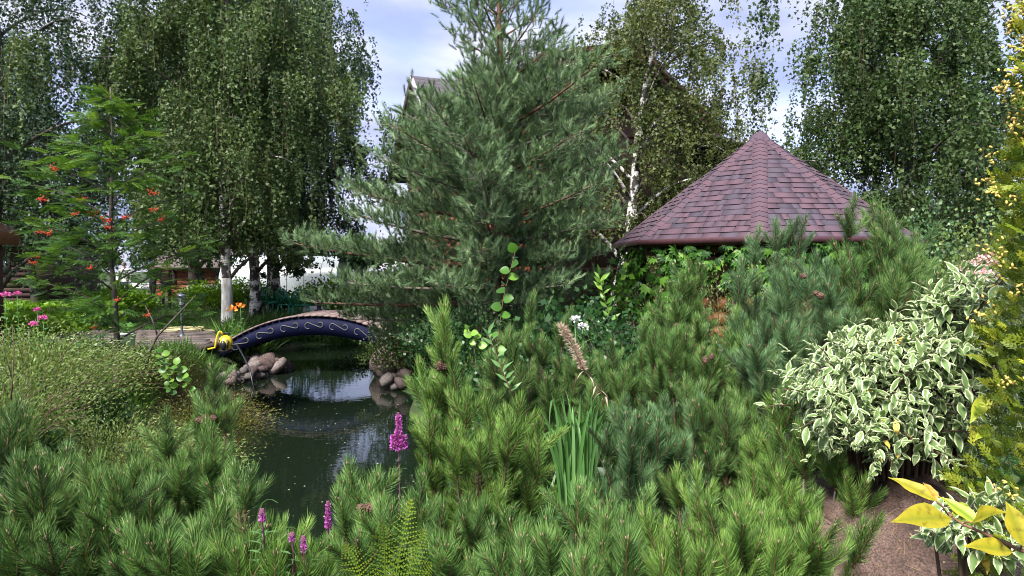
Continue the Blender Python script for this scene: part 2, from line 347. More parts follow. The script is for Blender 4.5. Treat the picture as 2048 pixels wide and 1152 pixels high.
# ------------------------------------------------------------------ trees
LEAF3 = ([(-.40, .05, .36), (.40, .05, .30), (0, 0, 1.05)], [(0, 1, 2)])
LEAF4 = ([(0, 0, 0), (.42, .06, .42), (0, 0, 1), (-.42, .06, .42)], [(0, 1, 2, 3)])
def trunk_path(base, top, n=14, wob=.08):
    t = np.linspace(0, 1, n)[:, None]; P = np.array(base)+(np.array(top)-np.array(base))*t
    ph = rng.uniform(0, 6, 2); s_ = np.sin(t*PI)*wob
    return P+np.concatenate((np.sin(t*7+ph[0])*s_, np.sin(t*6+ph[1])*s_, t*0), 1)
def birch(x, y, h, r, label, group, zc=2.0, rad=2.6, strands=1300, leaves=38, ls=.055, leafm='birch', lean=(0, 0), squash=None, barkm='birchbark', whitebase=0, prof=None, hang=1.0, nlimb=26, name='birch_tree', tbias=0, hide_r=None, clump=.0, extra=()):
    z0 = gz1(x, y); root = thing(name, (x, y, z0), label, 'tree', group)
    top = np.array((lean[0], lean[1], h)); P = trunk_path((0, 0, -.15), top, 18, .12*min(1, h/8))
    rr = r*(1-np.linspace(0, 1, 18)**1.15*.9); rr[0] *= 1.35; rr[1] *= 1.08
    mb = MB(); mb.tube(P, rr, 12, 0, jit=.05)
    o = mb.build('trunk', G[barkm], root, True)
    if whitebase:
        mb = MB(); k = max(2, int(whitebase/h*18)+2); Q = P[:k].copy(); tt = np.linspace(0, 1, 7)
        idx = tt*(k-1); PP = np.stack([np.interp(idx, range(k), Q[:, j]) for j in range(3)], 1); R2 = np.interp(idx, range(k), rr[:k])*1.04+.004
        mb.tube(PP, R2, 12, 0, jit=.02); w = mb.build('limewash_coat', G['limewash'], o, True)
    if prof is None: prof = lambda f: rad*float(np.interp(f, [0, .12, .3, .6, .8, 1], [.72, .92, 1, .95, .6, .12]))
    starts = []; outs = []
    for i in range(nlimb):
        f = (i+.5)/nlimb; zl = zc+(h-zc)*f*.95
        if zl > h*.97: continue
        az = i*2.399+rng.uniform(-.4, .4); Lh = prof(f)*rng.uniform(.75, 1.12)
        ti = zl/h; bp = np.array([np.interp(max(0, ti-.10)*17, range(18), P[:, j]) for j in range(3)])
        out = np.array((math.cos(az), math.sin(az), 0)); 
        p1 = bp+out*Lh*.5+np.array((0, 0, .55*Lh+.25)); p2 = bp+out*Lh+np.array((0, 0, .35*Lh+.1))
        Bz = bez(bp, p1, p2, 9); r0 = r*(.42-.28*f)
        q = MB(); q.tube(Bz, np.linspace(r0, .006, 9), 6, 0); q.build('branch', G[barkm if i % 2 else 'darkbark'], root, True)
        ns = int(strands/nlimb*(Lh/rad+.35)*(1 if z0+zl < CAM_Z+.37*y+1.2 else .35)*1.25); t = rng.uniform(.18, 1, ns)**.75
        pt = np.stack([np.interp(t*8, range(9), Bz[:, j]) for j in range(3)], 1)
        # offshoots gather in clumps so that sky shows between
        m_ = 7; tc_ = rng.uniform(.25, 1, m_)**.75; cs = np.stack([np.interp(tc_*8, range(9), Bz[:, j]) for j in range(3)], 1)+rng.normal(0, 1, (m_, 3))*np.array((.26, .26, .22))*Lh*(.4+.8*tc_[:, None])
        g_ = rng.integers(0, m_, ns); cl = rng.random(ns) < .82; pt = np.where(cl[:, None], cs[g_], pt)
        side = rng.normal(0, 1, (ns, 3))*np.where(cl[:, None], np.array((.19, .19, .15)), np.array((.2, .2, .16))*Lh)
        starts.append(pt+side); outs.append(np.tile(out, (ns, 1))+rng.normal(0, .6, (ns, 3))*np.array((1, 1, .2)))
    for (ex, ey, ez, es, en) in extra:
        starts.append(np.array((ex, ey, ez))+rng.normal(0, 1, (en, 3))*np.array(es)); outs.append(rdirs(en, -.2, .2))
    st = np.concatenate(starts); ou = unit(np.concatenate(outs)); ns = len(st)
    Ls = rng.gamma(3.5, .26, ns).clip(.25, 2.2)*hang
    Ls = np.minimum(Ls, np.maximum(.15, st[:, 2]-zc+rng.uniform(-.2, .5, ns)))
    K = leaves; tt = (np.arange(K)+rng.random((ns, K)))/K
    drop = Ls[:, None]*tt
    pos = st[:, None, :]+ou[:, None, :]*(.22*(1-np.exp(-tt*3)))[..., None]*np.minimum(1, Ls)[:, None, None]
    pos[..., 2] -= drop*(.4+.6*tt)*1.0
    sp = rng.normal(0, 1, pos.shape)*.035; pos = pos+sp
    keep = (rng.random((ns, K)) < np.clip(Ls[:, None]/1.1, .35, 1))
    pts = pos[keep]; n = len(pts)
    D = unit(np.stack((rng.normal(0, .7, n), rng.normal(0, .7, n), rng.normal(-.75, .45, n)), 1))
    stt = np.repeat(rng.normal(0, .13, ns)[:, None], K, 1)[keep]
    tint = np.clip(.42+tbias+stt+rng.normal(0, .15, n)+.10*np.sin(pts[:, 0]*2.1)*np.sin(pts[:, 2]*1.7+1), 0, 1)
    mb = MB(); mb.realise(*LEAF3, frames(D, roll=rng.uniform(0, 6.28, n)), pts, t=tint, sc=ls*rng.uniform(.8, 1.5, n))
    # hanging twigs
    tw = MB(); a = st[::5]; bpt = pos.mean(1)[::5]; c = pos[::5, -1]
    for (p, q_) in ((a, bpt), (bpt, c)):
        w = np.array((.0035, 0, 0)); V = np.stack((p-w, p+w, q_+w*.6, q_-w*.6), 1).reshape(-1, 3); tw.add(V, np.arange(len(V)).reshape(-1, 4))
    tag(tw.build('twigs', G['twig'], root), kind='stuff')
    mb.build('crown', G[leafm], root)
    return root

GB = 'birches standing round the pond'
birch(at(455, 600, 18.0)[0], 18.0, 11.5, .125, 'white-barked birch beside the left end of the arched bridge, limewashed foot', GB, zc=2.25, rad=2.9, strands=3700, leaves=40, ls=.072, leafm='birch', whitebase=.75, nlimb=30, tbias=.16)
birch(at(511, 600, 22.5)[0], 22.5, 12.5, .16, 'slim white birch behind the bridge, second trunk from the limewashed one', GB, zc=2.45, rad=3.0, strands=2900, leaves=38, ls=.088, leafm='birch_dark', nlimb=26)
birch(at(549, 600, 25)[0], 25, 13, .22, 'thick dark-cracked birch just left of the green plastic chairs', GB, zc=2.5, rad=3.5, strands=2500, leaves=36, ls=.10, leafm='birch_dark', nlimb=26)
birch(at(389, 600, 28)[0], 28, 13, .22, 'grey shaded birch standing behind the garden lantern', GB, zc=2.5, rad=3.4, strands=1700, leaves=34, ls=.11, leafm='birch_dark', barkm='darkbark', nlimb=24)
birch(at(8, 600, 17)[0]-.2, 17, 12, .17, 'birch coloured dark as if backlit at the far left edge by the pink phlox', GB, zc=1.9, rad=2.9, strands=1900, leaves=36, ls=.072, leafm='birch_dark', barkm='darkbark', nlimb=26, tbias=-.1)  # backlit darkness is painted into the leaves: dark leaf colour, lowered tint
birch(at(78, 600, 23)[0], 23, 8, .13, 'leaning slender dark birch trunk left of the rowan tree', GB, zc=2.6, rad=2.0, strands=1300, leaves=32, ls=.085, leafm='birch_dark', barkm='darkbark', lean=(-1.2, 0), nlimb=16, tbias=-.1)  # leaf shade coloured in here as well, like its far-left neighbour
birch(at(1470, 600, 19.0)[0], 19.0, 5.9, .05, 'thin airy young birch rising behind the gazebo tip', GB, zc=3.2, rad=1.15, strands=230, leaves=26, ls=.075, leafm='birch_olive', nlimb=16, hang=.45, tbias=.2)
birch(at(1222, 600, 20.5)[0], 20.5, 10.5, .17, 'white-footed birch growing in front of the log house window', GB, zc=2.3, rad=3.0, strands=2100, leaves=32, ls=.080, leafm='birch_olive', nlimb=28, whitebase=.8, lean=(1.7, 0), tbias=.1, hang=.6)
birch(at(1800, 600, 17.5)[0], 17.5, 12, .15, 'tall weeping birch behind the right side of the gazebo roof', GB, zc=1.2, rad=2.75, strands=3900, leaves=38, ls=.080, leafm='birch', nlimb=34, hang=1.05, tbias=.04)
birch(at(1950, 600, 22)[0], 22, 7.5, .13, 'smaller birch filling the gap at the right behind the yellow thuja', GB, zc=.6, rad=2.6, strands=900, leaves=30, ls=.08, leafm='birch_dark', nlimb=18)

# ------------------------------------------------------------------ Scots pine
def needle_tuft(n, L, nl, w=.0022, spread=.75):
    V = []; F = []
    for i in range(n):
        f = i/n; a = i*2.399; z = f*L
        th = spread*(1.05-.6*f)+random.uniform(-.15, .15)
        d = np.array((math.sin(th)*math.cos(a), math.sin(th)*math.sin(a), math.cos(th))); s_ = unit(np.cross(d, rdirs(1)[0]))*w
        p = np.array((0, 0, z)); l = nl*random.uniform(.8, 1.1); b = len(V)
        V += [p-s_, p+s_, p+d*l+np.array((0, 0, .12*l))]; F.append((b, b+1, b+2))
    return np.array(V), np.array(F)
def scots(x, y, label):
    z0 = gz1(x, y); root = thing('scots_pine', (x, y, z0), label, 'tree'); H = 6.9
    P = trunk_path((0, 0, -.1), (.08, 0, H), 16, .05); rr = np.linspace(.13, .012, 16); mb = MB(); mb.tube(P, rr, 10, jit=.06)
    mb.build('trunk', G['scotsbark'], root, True)
    tp = []; td = []; tw = MB()
    zs = []; z = .55
    while z < H-.25: zs.append(z); z += .36 if z > 1.2 else .22
    for zi, z in enumerate(zs):
        f = z/H
        nb = 6 if z < 4.6 else 5
        for j in range(nb):
            az = zi*1.1+j*2*PI/nb+rng.uniform(-.3, .3)
            cx, cy = math.cos(az), math.sin(az)
            # silhouette by height: widest low down on the left, narrow open top
            wl = np.interp(z, [.4, 1.0, 1.7, 2.4, 2.9, 3.3, 3.7, 4.1, 4.6, 5.3, 6.0, 6.6, 7], [2.15, 2.75, 3.35, 3.0, 2.5, 2.05, 1.25, .65, .65, 1.1, .9, .5, .15])
            wr = np.interp(z, [.4, 1.0, 1.7, 2.4, 3.2, 3.9, 4.5, 5.1, 6.0, 6.6, 7], [.8, 1.4, 2.0, 2.25, 2.2, 2.1, 1.5, .75, .75, .5, .15])
            wd = min(wl, wr)*.85+.2
            w = wl if cx < 0 else wr; Lb = abs(cx)*w+(1-abs(cx))*wd; Lb *= rng.uniform(.72, 1.12)
            rise = np.interp(z, [.5, 2, 4, 5.5, 7], [-.18, .08, .30, .75, 1.1])
            zt = z/H; bp = np.array([np.interp(zt*15, range(16), P[:, q]) for q in range(3)])
            out = np.array((cx, cy, 0)); p1 = bp+out*Lb*.5+np.array((0, 0, rise*Lb*.35)); p2 = bp+out*Lb+np.array((0, 0, rise*Lb+.10*Lb))
            Bz = bez(bp, p1, p2, 8); q = MB(); q.tube(Bz, np.linspace(.012+.016*Lb*(1-f*.5), .006, 8), 5); q.build('branch', G['scotsbark'] if j % 2 else G['greybark'], root, True)
            ns = max(4, int(Lb*11))
            for s_ in range(ns):
                t = .22+.78*(s_+.5)/ns if z < 4.9 else .38+.62*(s_+.5)/ns
                bp2 = np.array([np.interp(t*7, range(8), Bz[:, q_]) for q_ in range(3)])
                sg = 1 if s_ % 2 else -1; an = az+sg*rng.uniform(.5, 1.1)
                l2 = (.20+.55*Lb*.42*(1.15-t))*rng.uniform(.7, 1.2)
                e = bp2+np.array((math.cos(an), math.sin(an), rng.uniform(.0, .5)))*l2
                tw.tube(np.array([bp2, (bp2+e)/2+np.array((0, 0, .02)), e]), [.006, .005, .003], 3, cap=False)
                nt_ = max(3, int(l2*21))
                for u in range(nt_):
                    uu = .25+.75*(u+.5)/nt_; pp = bp2+(e-bp2)*uu; dd = unit(e-bp2)*.45+np.array((0, 0, .75))+rng.normal(0, .45, 3)
                    tp.append(pp+rng.normal(0, .055, 3)); td.append(dd)
            tp.append(Bz[-1]); td.append(Bz[-1]-Bz[-2]+np.array((0, 0, .1)))
    for k in range(2300):
        z = random.uniform(.9, 4.6); a = random.uniform(0, 2*PI); r = random.uniform(.15, 1.35)*(1 if z < 3.4 else .6); tp.append(np.array((r*math.cos(a), r*math.sin(a), z))); td.append((math.cos(a)*.7, math.sin(a)*.7, .7))
    # leader shoot
    for k in range(16): tp.append(P[-1]-np.array((0, 0, .1*k))); td.append(np.array((math.cos(k*2.4)*.6, math.sin(k*2.4)*.6, .8)))
    tp = np.array(tp); td = unit(np.array(td)); n = len(tp)
    mb = MB(); grp = rng.integers(0, 4, n)
    for g in range(4):
        tv, tf = needle_tuft(36, .12, .060, .0034); k = grp == g; m_ = k.sum()
        tint = np.clip(.45+rng.normal(0, .2, m_)+.12*np.sin(tp[k][:, 0]*3)*np.sin(tp[k][:, 2]*2.5), 0, 1)
        mb.realise(tv, tf, frames(td[k], roll=rng.uniform(0, 6, m_)), tp[k], t=tint, sc=rng.uniform(.95, 1.5, m_))
    tag(tw.build('twigs', G['greybark'], root), kind='stuff')
    mb.build('crown', G['scots'], root)
    print('scots tufts', n)
scots(at(990, 600, 12.0)[0], 12.0, 'big blue-green Scots pine in the middle, open candelabra top')
# ------------------------------------------------------------------ gazebo
def gazebo():
    cx = at(1518, 500, 13.9)[0]; cy = 13.9; R = 2.72; ze = 1.93; za = 3.98
    root = thing('gazebo', (cx, cy, 0), 'eight-sided garden gazebo with purple-brown shingled tent roof, creeper below its eave', 'gazebo')
    th0 = math.atan2(-cy, -cx)           # one hip points at the viewer's side
    c = [np.array((R*math.cos(th0+k*PI/4), R*math.sin(th0+k*PI/4), ze)) for k in range(8)]; A = np.array((0, 0, za))
    sh = []
    for i, (ca, cb) in enumerate([((.046, .028, .042), (.090, .058, .082)), ((.056, .030, .044), (.106, .062, .082)), ((.040, .029, .044), (.078, .060, .084)), ((.030, .024, .037), (.060, .048, .070))]):
        m, nt, b = mat('shingle_%d' % i)
        n1 = noise(nt, 260, 2); n2 = noise(nt, 2.2, 4); mu = node(nt, 'ShaderNodeMixRGB', blend_type='MULTIPLY'); mu.inputs[0].default_value = .8
        nt.links.new(ramp(nt, n1, [(.35, ca), (.65, cb)]), mu.inputs[1]); nt.links.new(ramp(nt, n2, [(.3, (.88, .88, .88)), (.7, (1.12, 1.1, 1.1))]), mu.inputs[2])
        nt.links.new(mu.outputs[0], b.inputs['Base Color']); b.inputs['Roughness'].default_value = .85; bump(nt, b, n1, .25, .002); sh.append(m)
    fas = plain('fascia_maroon', (.050, .018, .024), .45)
    mb = MB()
    for k in range(8):
        a, b_ = c[k], c[(k+1) % 8]; n = unit(np.cross(b_-a, A-a)); d = n*-.05
        mb.add([a, b_, A, a+d, b_+d, A+d], [(0, 1, 2), (5, 4, 3), (0, 3, 4, 1)])
    roof = mb.build('roof', sh[3], root); butt = plain('asphalt_shadow_edge', (.012, .010, .012), .9)  # cut asphalt edge, kept near black to draw the courses' shadow lines too
    rest = MB(); nobj = 0; NCO = 21
    order = [0, 7, 1, 6, 2, 5, 3, 4]     # faces k: between corner k and k+1; 0 and 7 meet at the front hip
    for oi, k in enumerate(order):
        a, b_ = c[k], c[(k+1) % 8]; e = unit(b_-a); W_ = np.linalg.norm(b_-a); mid = (a+b_)/2; up = unit(A-mid); Lh = np.linalg.norm(A-mid); n = np.cross(e, up)
        ch = Lh/NCO
        for r in range(NCO):
            v0 = r*ch-.012; v1 = (r+1)*ch+.02
            wv = W_/2*(1-(r+.5)*ch/Lh)
            u = -wv
            while u < wv-.01:
                w = random.choice((.12, .18, .24, .30, .38)); u2 = min(wv, u+w)
                if wv-u2 < .06: u2 = wv
                hi = random.random() < .55; th = .022 if hi else .012
                mi = random.choice((0, 0, 1, 1)) if hi else random.choice((2, 2, 3, 0))
                sk = .012
                drop = .022 if hi else 0
                ta = random.uniform(0, .012)
                q = [(u+sk*.2, v0-drop), (u2-sk*.2, v0-drop), (u2-(sk if hi else 0), v1), (u+(sk if hi else 0), v1)]
                V = [mid+e*p[0]+up*max(p[1], -.03)+n*.004 for p in q]+[mid+e*p[0]+up*max(p[1], -.03)+n*(th+.004 if i < 2 else .0055) for i, p in enumerate(q)]
                F = [(4, 5, 6, 7), (0, 1, 5, 4), (1, 2, 6, 5), (3, 0, 4, 7)]
                if nobj < 232 and oi < 4 and (oi < 2 or r < 12):
                    s_ = MB(); s_.add(V, [F[0], F[2], F[3]]); s_.add(V, [F[1]], 1); s_.build('shingle', [sh[mi], butt], roof); nobj += 1
                else: rest.add(V, [F[0], F[2], F[3]], mi); rest.add(V, [F[1]], 4)
                u = u2
    tag(rest.build('shingle_courses', sh+[butt], roof), kind='stuff')
    for k in (0, 1, 7, 2, 6, 3, 4, 5):
        a = c[k]; dv = unit(A-a); Lh = np.linalg.norm(A-a); NC = 24; ep = unit(c[(k+1) % 8]-a); em = unit(c[(k-1) % 8]-a)
        fn = unit(np.cross(c[(k+1) % 8]-a, A-a)); fm = unit(np.cross(A-a, c[(k-1) % 8]-a)); nn = unit(fn+fm)
        pd = unit(np.cross(fn, dv)); md = unit(np.cross(dv, fm))
        if pd.dot(ep) < 0: pd = -pd
        if md.dot(em) < 0: md = -md
        for r in range(NC):
            s0 = r*Lh/NC-.015; s1 = min(Lh*.995, s0+Lh/NC+.05); w = .135 if r < NC-3 else .135-.028*(r-NC+4)
            lo = a+dv*s0+nn*(.030); hi = a+dv*s1+nn*.018
            V = [lo, lo+pd*w-dv*.02, lo+md*w-dv*.02, hi, hi+pd*w*.97-dv*.02, hi+md*w*.97-dv*.02]
            V += [v-nn*.018 for v in V[:3]]
            s_ = MB(); s_.add(V, [(0, 1, 4, 3), (2, 0, 3, 5), (1, 7, 4), (8, 2, 5)]); s_.add(V, [(6, 7, 1, 0), (8, 6, 0, 2)], 1)
            if k in (0, 1, 7) : s_.build('hip_shingle', [sh[1] if random.random() < .7 else sh[0], butt], roof)
            else: 
                s_.build('hip_shingle', [sh[1], butt], roof) if k in (2, 6) and r % 1 == 0 and r < 14 else rest.add(V, [(0, 1, 4, 3), (2, 0, 3, 5)])
    mb = MB(); mb.lathe([(.2, za-.12), (.13, za-.03), (.02, za+.035), (0, za+.036)], 8); mb.build('roof_cap', sh[0], roof)
    for k in range(8):
        a, b_ = c[k]*np.array((1.012, 1.012, 1)), c[(k+1) % 8]*np.array((1.012, 1.012, 1)); n = unit(np.cross(b_-a, (0, 0, 1)))
        mb = MB(); q = []
        for p in (a, b_):
            rad = unit(np.array((p[0], p[1], 0)))
            q += [p+np.array((0, 0, -.078)), p+rad*.045+np.array((0, 0, -.078)), p+rad*.048+np.array((0, 0, .0)), p+rad*.03+np.array((0, 0, .008)), p+np.array((0, 0, -.02))]
        mb.add(q, [(i, (i+1) % 5, 5+(i+1) % 5, 5+i) for i in range(5)]); mb.build('gutter', fas, root)
    wood = rough_mat('gazebo_timber', (.035, .016, .010), (.09, .04, .022), 8, .6, .4, .01, (1, 1, 6))
    log = rough_mat('gazebo_log', (.12, .035, .015), (.26, .085, .035), 8, .5, .3, .01, (1, 1, 4))
    ceil_ = MB(); ceil_.prism([(p[0]*.97, p[1]*.97) for p in c], ze-.10, ze-.06); ceil_.build('ceiling', wood, root)
    ri = .80
    for k in range(8):
        p = c[k]*ri; q = MB(); q.tube([(p[0], p[1], 0), (p[0], p[1], ze-.1)], .075, 8); q.build('post', wood, root, True)
        p2 = c[(k+1) % 8]*ri
        for j in range(4 if k in (0, 7, 1, 6) else 3):
            q = MB(); z = .14+j*.24; ext = unit(p2-p)*.12; ext[2] = 0
            q.tube([(p[0]-ext[0], p[1]-ext[1], z), (p2[0]+ext[0], p2[1]+ext[1], z)], .12, 10); q.build('log', log, root, True)
        q = MB(); q.box(((p[0]+p2[0])/2, (p[1]+p2[1])/2, ze-.16), (np.linalg.norm((p2-p)[:2]), .10, .12), rot=Matrix.Rotation(math.atan2(p2[1]-p[1], p2[0]-p[0]), 3, 'Z')); q.build('beam', wood, root)
    q = MB(); q.prism([(p[0]*.8, p[1]*.8) for p in c], -.05, .06); q.build('floor', wood, root)
    return cx, cy, c, ri
gcx, gcy, gcor, gri = gazebo()

# ------------------------------------------------------------------ arched bridge
def bridge():
    x0, x1 = at(452, 700, 14.5)[0], at(822, 700, 14.5)[0]; y0, y1 = 14.2, 15.85
    root = thing('arched_footbridge', ((x0+x1)/2, (y0+y1)/2, 0), 'small arched navy-blue footbridge with plank deck over the pond', 'bridge')
    ox, oy = (x0+x1)/2, (y0+y1)/2
    navy = plain('navy_paint', (.003, .005, .028), .7, var=.35, scale=5, spec=.15); gold = plain('scroll_paint', (.085, .09, .085), .6); 
    pls = [rough_mat('deck_plank_%d' % i, tuple(v*.7 for v in c_), tuple(v*1.25 for v in c_), 9, .75, .4, .004, (1, 6, 1)) for i, c_ in enumerate([(.17, .125, .12), (.145, .105, .10), (.20, .15, .14)])]
    Lh = (x1-x0)/2
    def zz(x): u = x/Lh; return .60*(1-abs(u)**2.1)-.07
    n = 60; xa = np.linspace(-Lh, Lh, n)
    for yy in (y0-oy, y1-oy-.06):
        mb = MB(); V = []
        for x in xa:
            u = x/Lh; t = zz(x); hgt = .36-.14*abs(u)**3
            V += [(x, yy, t), (x, yy+.06, t), (x, yy+.06, t-hgt), (x, yy, t-hgt)]
        mb.add(V, np.array([(4*i+j, 4*i+(j+1) % 4, 4*i+4+(j+1) % 4, 4*i+4+j) for i in range(n-1) for j in range(4)])); 
        mb.add([V[0], V[1], V[2], V[3]], np.array([(0, 1, 2, 3)])); mb.add(V[-4:], np.array([(3, 2, 1, 0)]))
        beam = mb.build('side_beam', navy, root)
        front = yy < 0
        k = -3
        for k in range(7):
            xc = -Lh+.40+k*(2*Lh-.8)/6.0; sl = (zz(xc+.1)-zz(xc-.1))/.2; zc = zz(xc)-.175; yf = yy-.008 if front else yy+.068
            ts = np.linspace(0, 1, 26); pts = []
            for t in ts:      # two curls joined by a long sweep
                if t < .42: a = R_(-60-240*t/.42); px, pz = -.12+.058*math.cos(a), -.005+.058*math.sin(a)
                elif t > .58: a = R_(-120+270*(t-.58)/.42); px, pz = .12+.05*math.cos(a), .015+.05*math.sin(a)
                else:
                    w = (t-.42)/.16; pa = np.array((-.12+.058*.5, -.005+.058*.866)); pb = np.array((.12-.025, .015-.05*.866)); px, pz = pa+(pb-pa)*w
                pts.append((px, pz))
            c_, s_ = math.cos(math.atan(sl)), math.sin(math.atan(sl))
            P = [(xc+p*c_-q*s_, yf, zc+p*s_+q*c_) for p, q in pts]
            q = MB(); q.tube(P, .0085, 5); q.build('scroll_ornament', gold, beam)
    # planks across the deck
    x = -Lh-.02; i = 0; s = 0; np_ = 31
    arc = np.concatenate([[0], np.cumsum(np.hypot(np.diff(xa), np.diff([zz(q) for q in xa])))]); tot = arc[-1]; pw = tot/np_
    for i in range(np_):
        sc_ = (i+.5)*pw; xc = np.interp(sc_, arc, xa); sl = math.atan((zz(xc+.02)-zz(xc-.02))/.04)
        rot = Matrix.Rotation(-sl, 3, 'Y'); q = MB(); q.box((0, 0, 0), (pw-.012, y1-y0+.08, .028)); 
        o = put('deck_plank', q.mesh('deck_plank', pls[i % 3 if i % 5 else 2]), root, (xc, 0, zz(xc)+.017)); o.rotation_euler = (0, -sl, random.uniform(-.006, .006))
    # two slats laid lengthways along the deck edges
    for yy in (y0-oy+.20, y1-oy-.2):
        q = MB(); V = []
        for x in xa[2:-2]: t = zz(x)+.031; V += [(x, yy-.012, t), (x, yy+.012, t), (x, yy+.012, t+.008), (x, yy-.012, t+.008)]
        m_ = len(xa)-4; q.add(V, np.array([(4*i+j, 4*i+(j+1) % 4, 4*i+4+(j+1) % 4, 4*i+4+j) for i in range(m_-1) for j in range(4)])); q.build('edge_strip', pls[1], root)
    # landing boards at the left end
    for j in range(4):
        q = MB(); q.box((-Lh-.12-j*.145+.02, .02, .005), (.135, 1.05, .03)); q.build('landing_board', pls[j % 3], root)
    q = MB(); q.box((-Lh-.3, -.48, -.14), (.75, .05, .22)); q.build('landing_edge', pls[1], root)
    root.location = (ox, oy, 0)
bridge()

# ------------------------------------------------------------------ stones of the banks
stone_mats = [rough_mat('stone_%d' % i, tuple(v*.28 for v in c_), tuple(v*.95 for v in c_), 9, .85, .7, .018) for i, c_ in enumerate([(.20, .15, .14), (.15, .13, .125), (.25, .21, .20), (.13, .09, .085)])]
def stone_mesh(size, seed, rough=.22):
    r = np.random.default_rng(seed); mb = MB(); seg, ring = 9, 6; V = []
    off = r.uniform(0, 9, 3)
    for i in range(ring+1):
        for j in range(seg):
            th, ph = PI*i/ring, 2*PI*j/seg; v = np.array((math.sin(th)*math.cos(ph), math.sin(th)*math.sin(ph), math.cos(th)))
            k = 1+rough*(math.sin(v[0]*2.3+off[0])*math.sin(v[1]*2.9+off[1])+.5*math.sin(v[2]*4+off[2]+v[0]*3))+r.uniform(-.07, .07); w_ = v*k; w_ = np.sign(w_)*np.minimum(np.abs(w_), (.80, .86, .74)); V.append(w_*1.12*np.array(size))
    F = [(i*seg+j, (i+1)*seg+j, (i+1)*seg+(j+1) % seg, i*seg+(j+1) % seg) for i in range(ring) for j in range(seg)]
    mb.add(V, np.array(F)); return mb.mesh('stone', stone_mats[seed % 4], True)
SM = [stone_mesh((random.uniform(.7, 1.2), random.uniform(.6, 1), random.uniform(.5, .8)), i) for i in range(10)]
def stones(label, cen, pts, cat='stone bank'):
    root = thing('stone_bank', cen, label, cat)
    for (x, y, z, s) in pts:
        M = frames(rdirs(1, .3, 1), roll=rng.uniform(0, 6, 1))[0]; put('stone', random.choice(SM), root, (x-cen[0], y-cen[1], z-cen[2]), M, s)
pts = []
for i in range(9): p = at(random.uniform(478, 535), 0, 14.0); pts.append((at(470+i*8.5, 0, 14)[0], random.uniform(13.8, 14.6), random.uniform(-.60, -.35), random.uniform(.12, .20)))
for i in range(52):
    t = random.random(); x = at(430+t*70, 0, 13)[0]+random.uniform(-.05, .05); y = 12.1+t*1.6+random.uniform(-.2, .3); pts.append((x-.1, y, -.64+random.uniform(0, .34)*(1-.4*t), random.uniform(.06, .13)))
for i in range(4): pts.append((at(505+i*7, 0, 13.9)[0], 14.4+i*.2, -.42-.06*i, .26))
stones('heap of pink-grey stones under the left end of the arched bridge', (-5.2, 13.6, -.5), pts)
pts = []
for i in range(5): pts.append((at(772+i*16, 0, 14.2)[0], 14.0+.25*i, -.30+random.uniform(-.12, .12), random.uniform(.28, .42)))
for i in range(24): pts.append((at(random.uniform(768, 850), 0, 13)[0], random.uniform(12.2, 13.8), -.58+random.uniform(0, .3), random.uniform(.08, .2)))
for i in range(10): pts.append((at(random.uniform(850, 890), 0, 10)[0]+.1, random.uniform(8.5, 11.5), -.58+random.uniform(0, .2), random.uniform(.1, .2)))
stones('grey boulders at the waterline under the pine, right end of the bridge', (-2.3, 13.4, -.5), pts)
pts = [(at(600+i*16, 0, 20)[0], 20.15+random.uniform(-.1, .2), -.52+random.uniform(0, .16), random.uniform(.12, .24)) for i in range(12)]
stones('low row of reddish stones at the far end of the pond', (-5, 20, -.5), pts)

# ------------------------------------------------------------------ garden lantern
def lantern():
    x, y, _ = at(363, 600, 15.4); root = thing('garden_lantern', (x, y, 0), 'grey pillar lantern standing on the paved path', 'lantern')
    me = plain('lantern_metal', (.10, .12, .14), .45, .3, var=.4); gl, nt, b = mat('lantern_glass'); b.inputs['Base Color'].default_value = (.55, .6, .62, 1); b.inputs['Roughness'].default_value = .25; b.inputs['Transmission Weight'].default_value = .5
    mb = MB(); mb.lathe([(0, 0), (.075, 0), (.08, .02), (.055, .05), (.035, .09), (.034, .12)], 12); mb.build('foot', me, root, True)
    mb = MB(); mb.lathe([(.027, .10), (.027, .60), (.04, .61), (.04, .63), (.024, .65), (.03, .67)], 10); mb.build('post', me, root, True)
    mb = MB(); mb.lathe([(.03, .67), (.065, .69), (.075, .71), (.055, .715)], 6); mb.build('collar', me, root)
    mb = MB(); mb.lathe([(.052, .715), (.082, .80), (.088, .86)], 6); g = mb.build('glass', gl, root)
    mb = MB()
    for k in range(6): a = k*PI/3; mb.tube([(.055*math.cos(a), .055*math.sin(a), .715), (.084*math.cos(a), .084*math.sin(a), .80), (.091*math.cos(a), .091*math.sin(a), .865)], .006, 4)
    mb.build('glazing_bars', me, root)
    mb = MB(); mb.lathe([(.10, .86), (.11, .875), (.085, .91), (.05, .935), (.03, .945), (.012, .96), (.02, .975), (0, 1.0)], 12); mb.build('lantern_cap', me, root, True)
lantern()

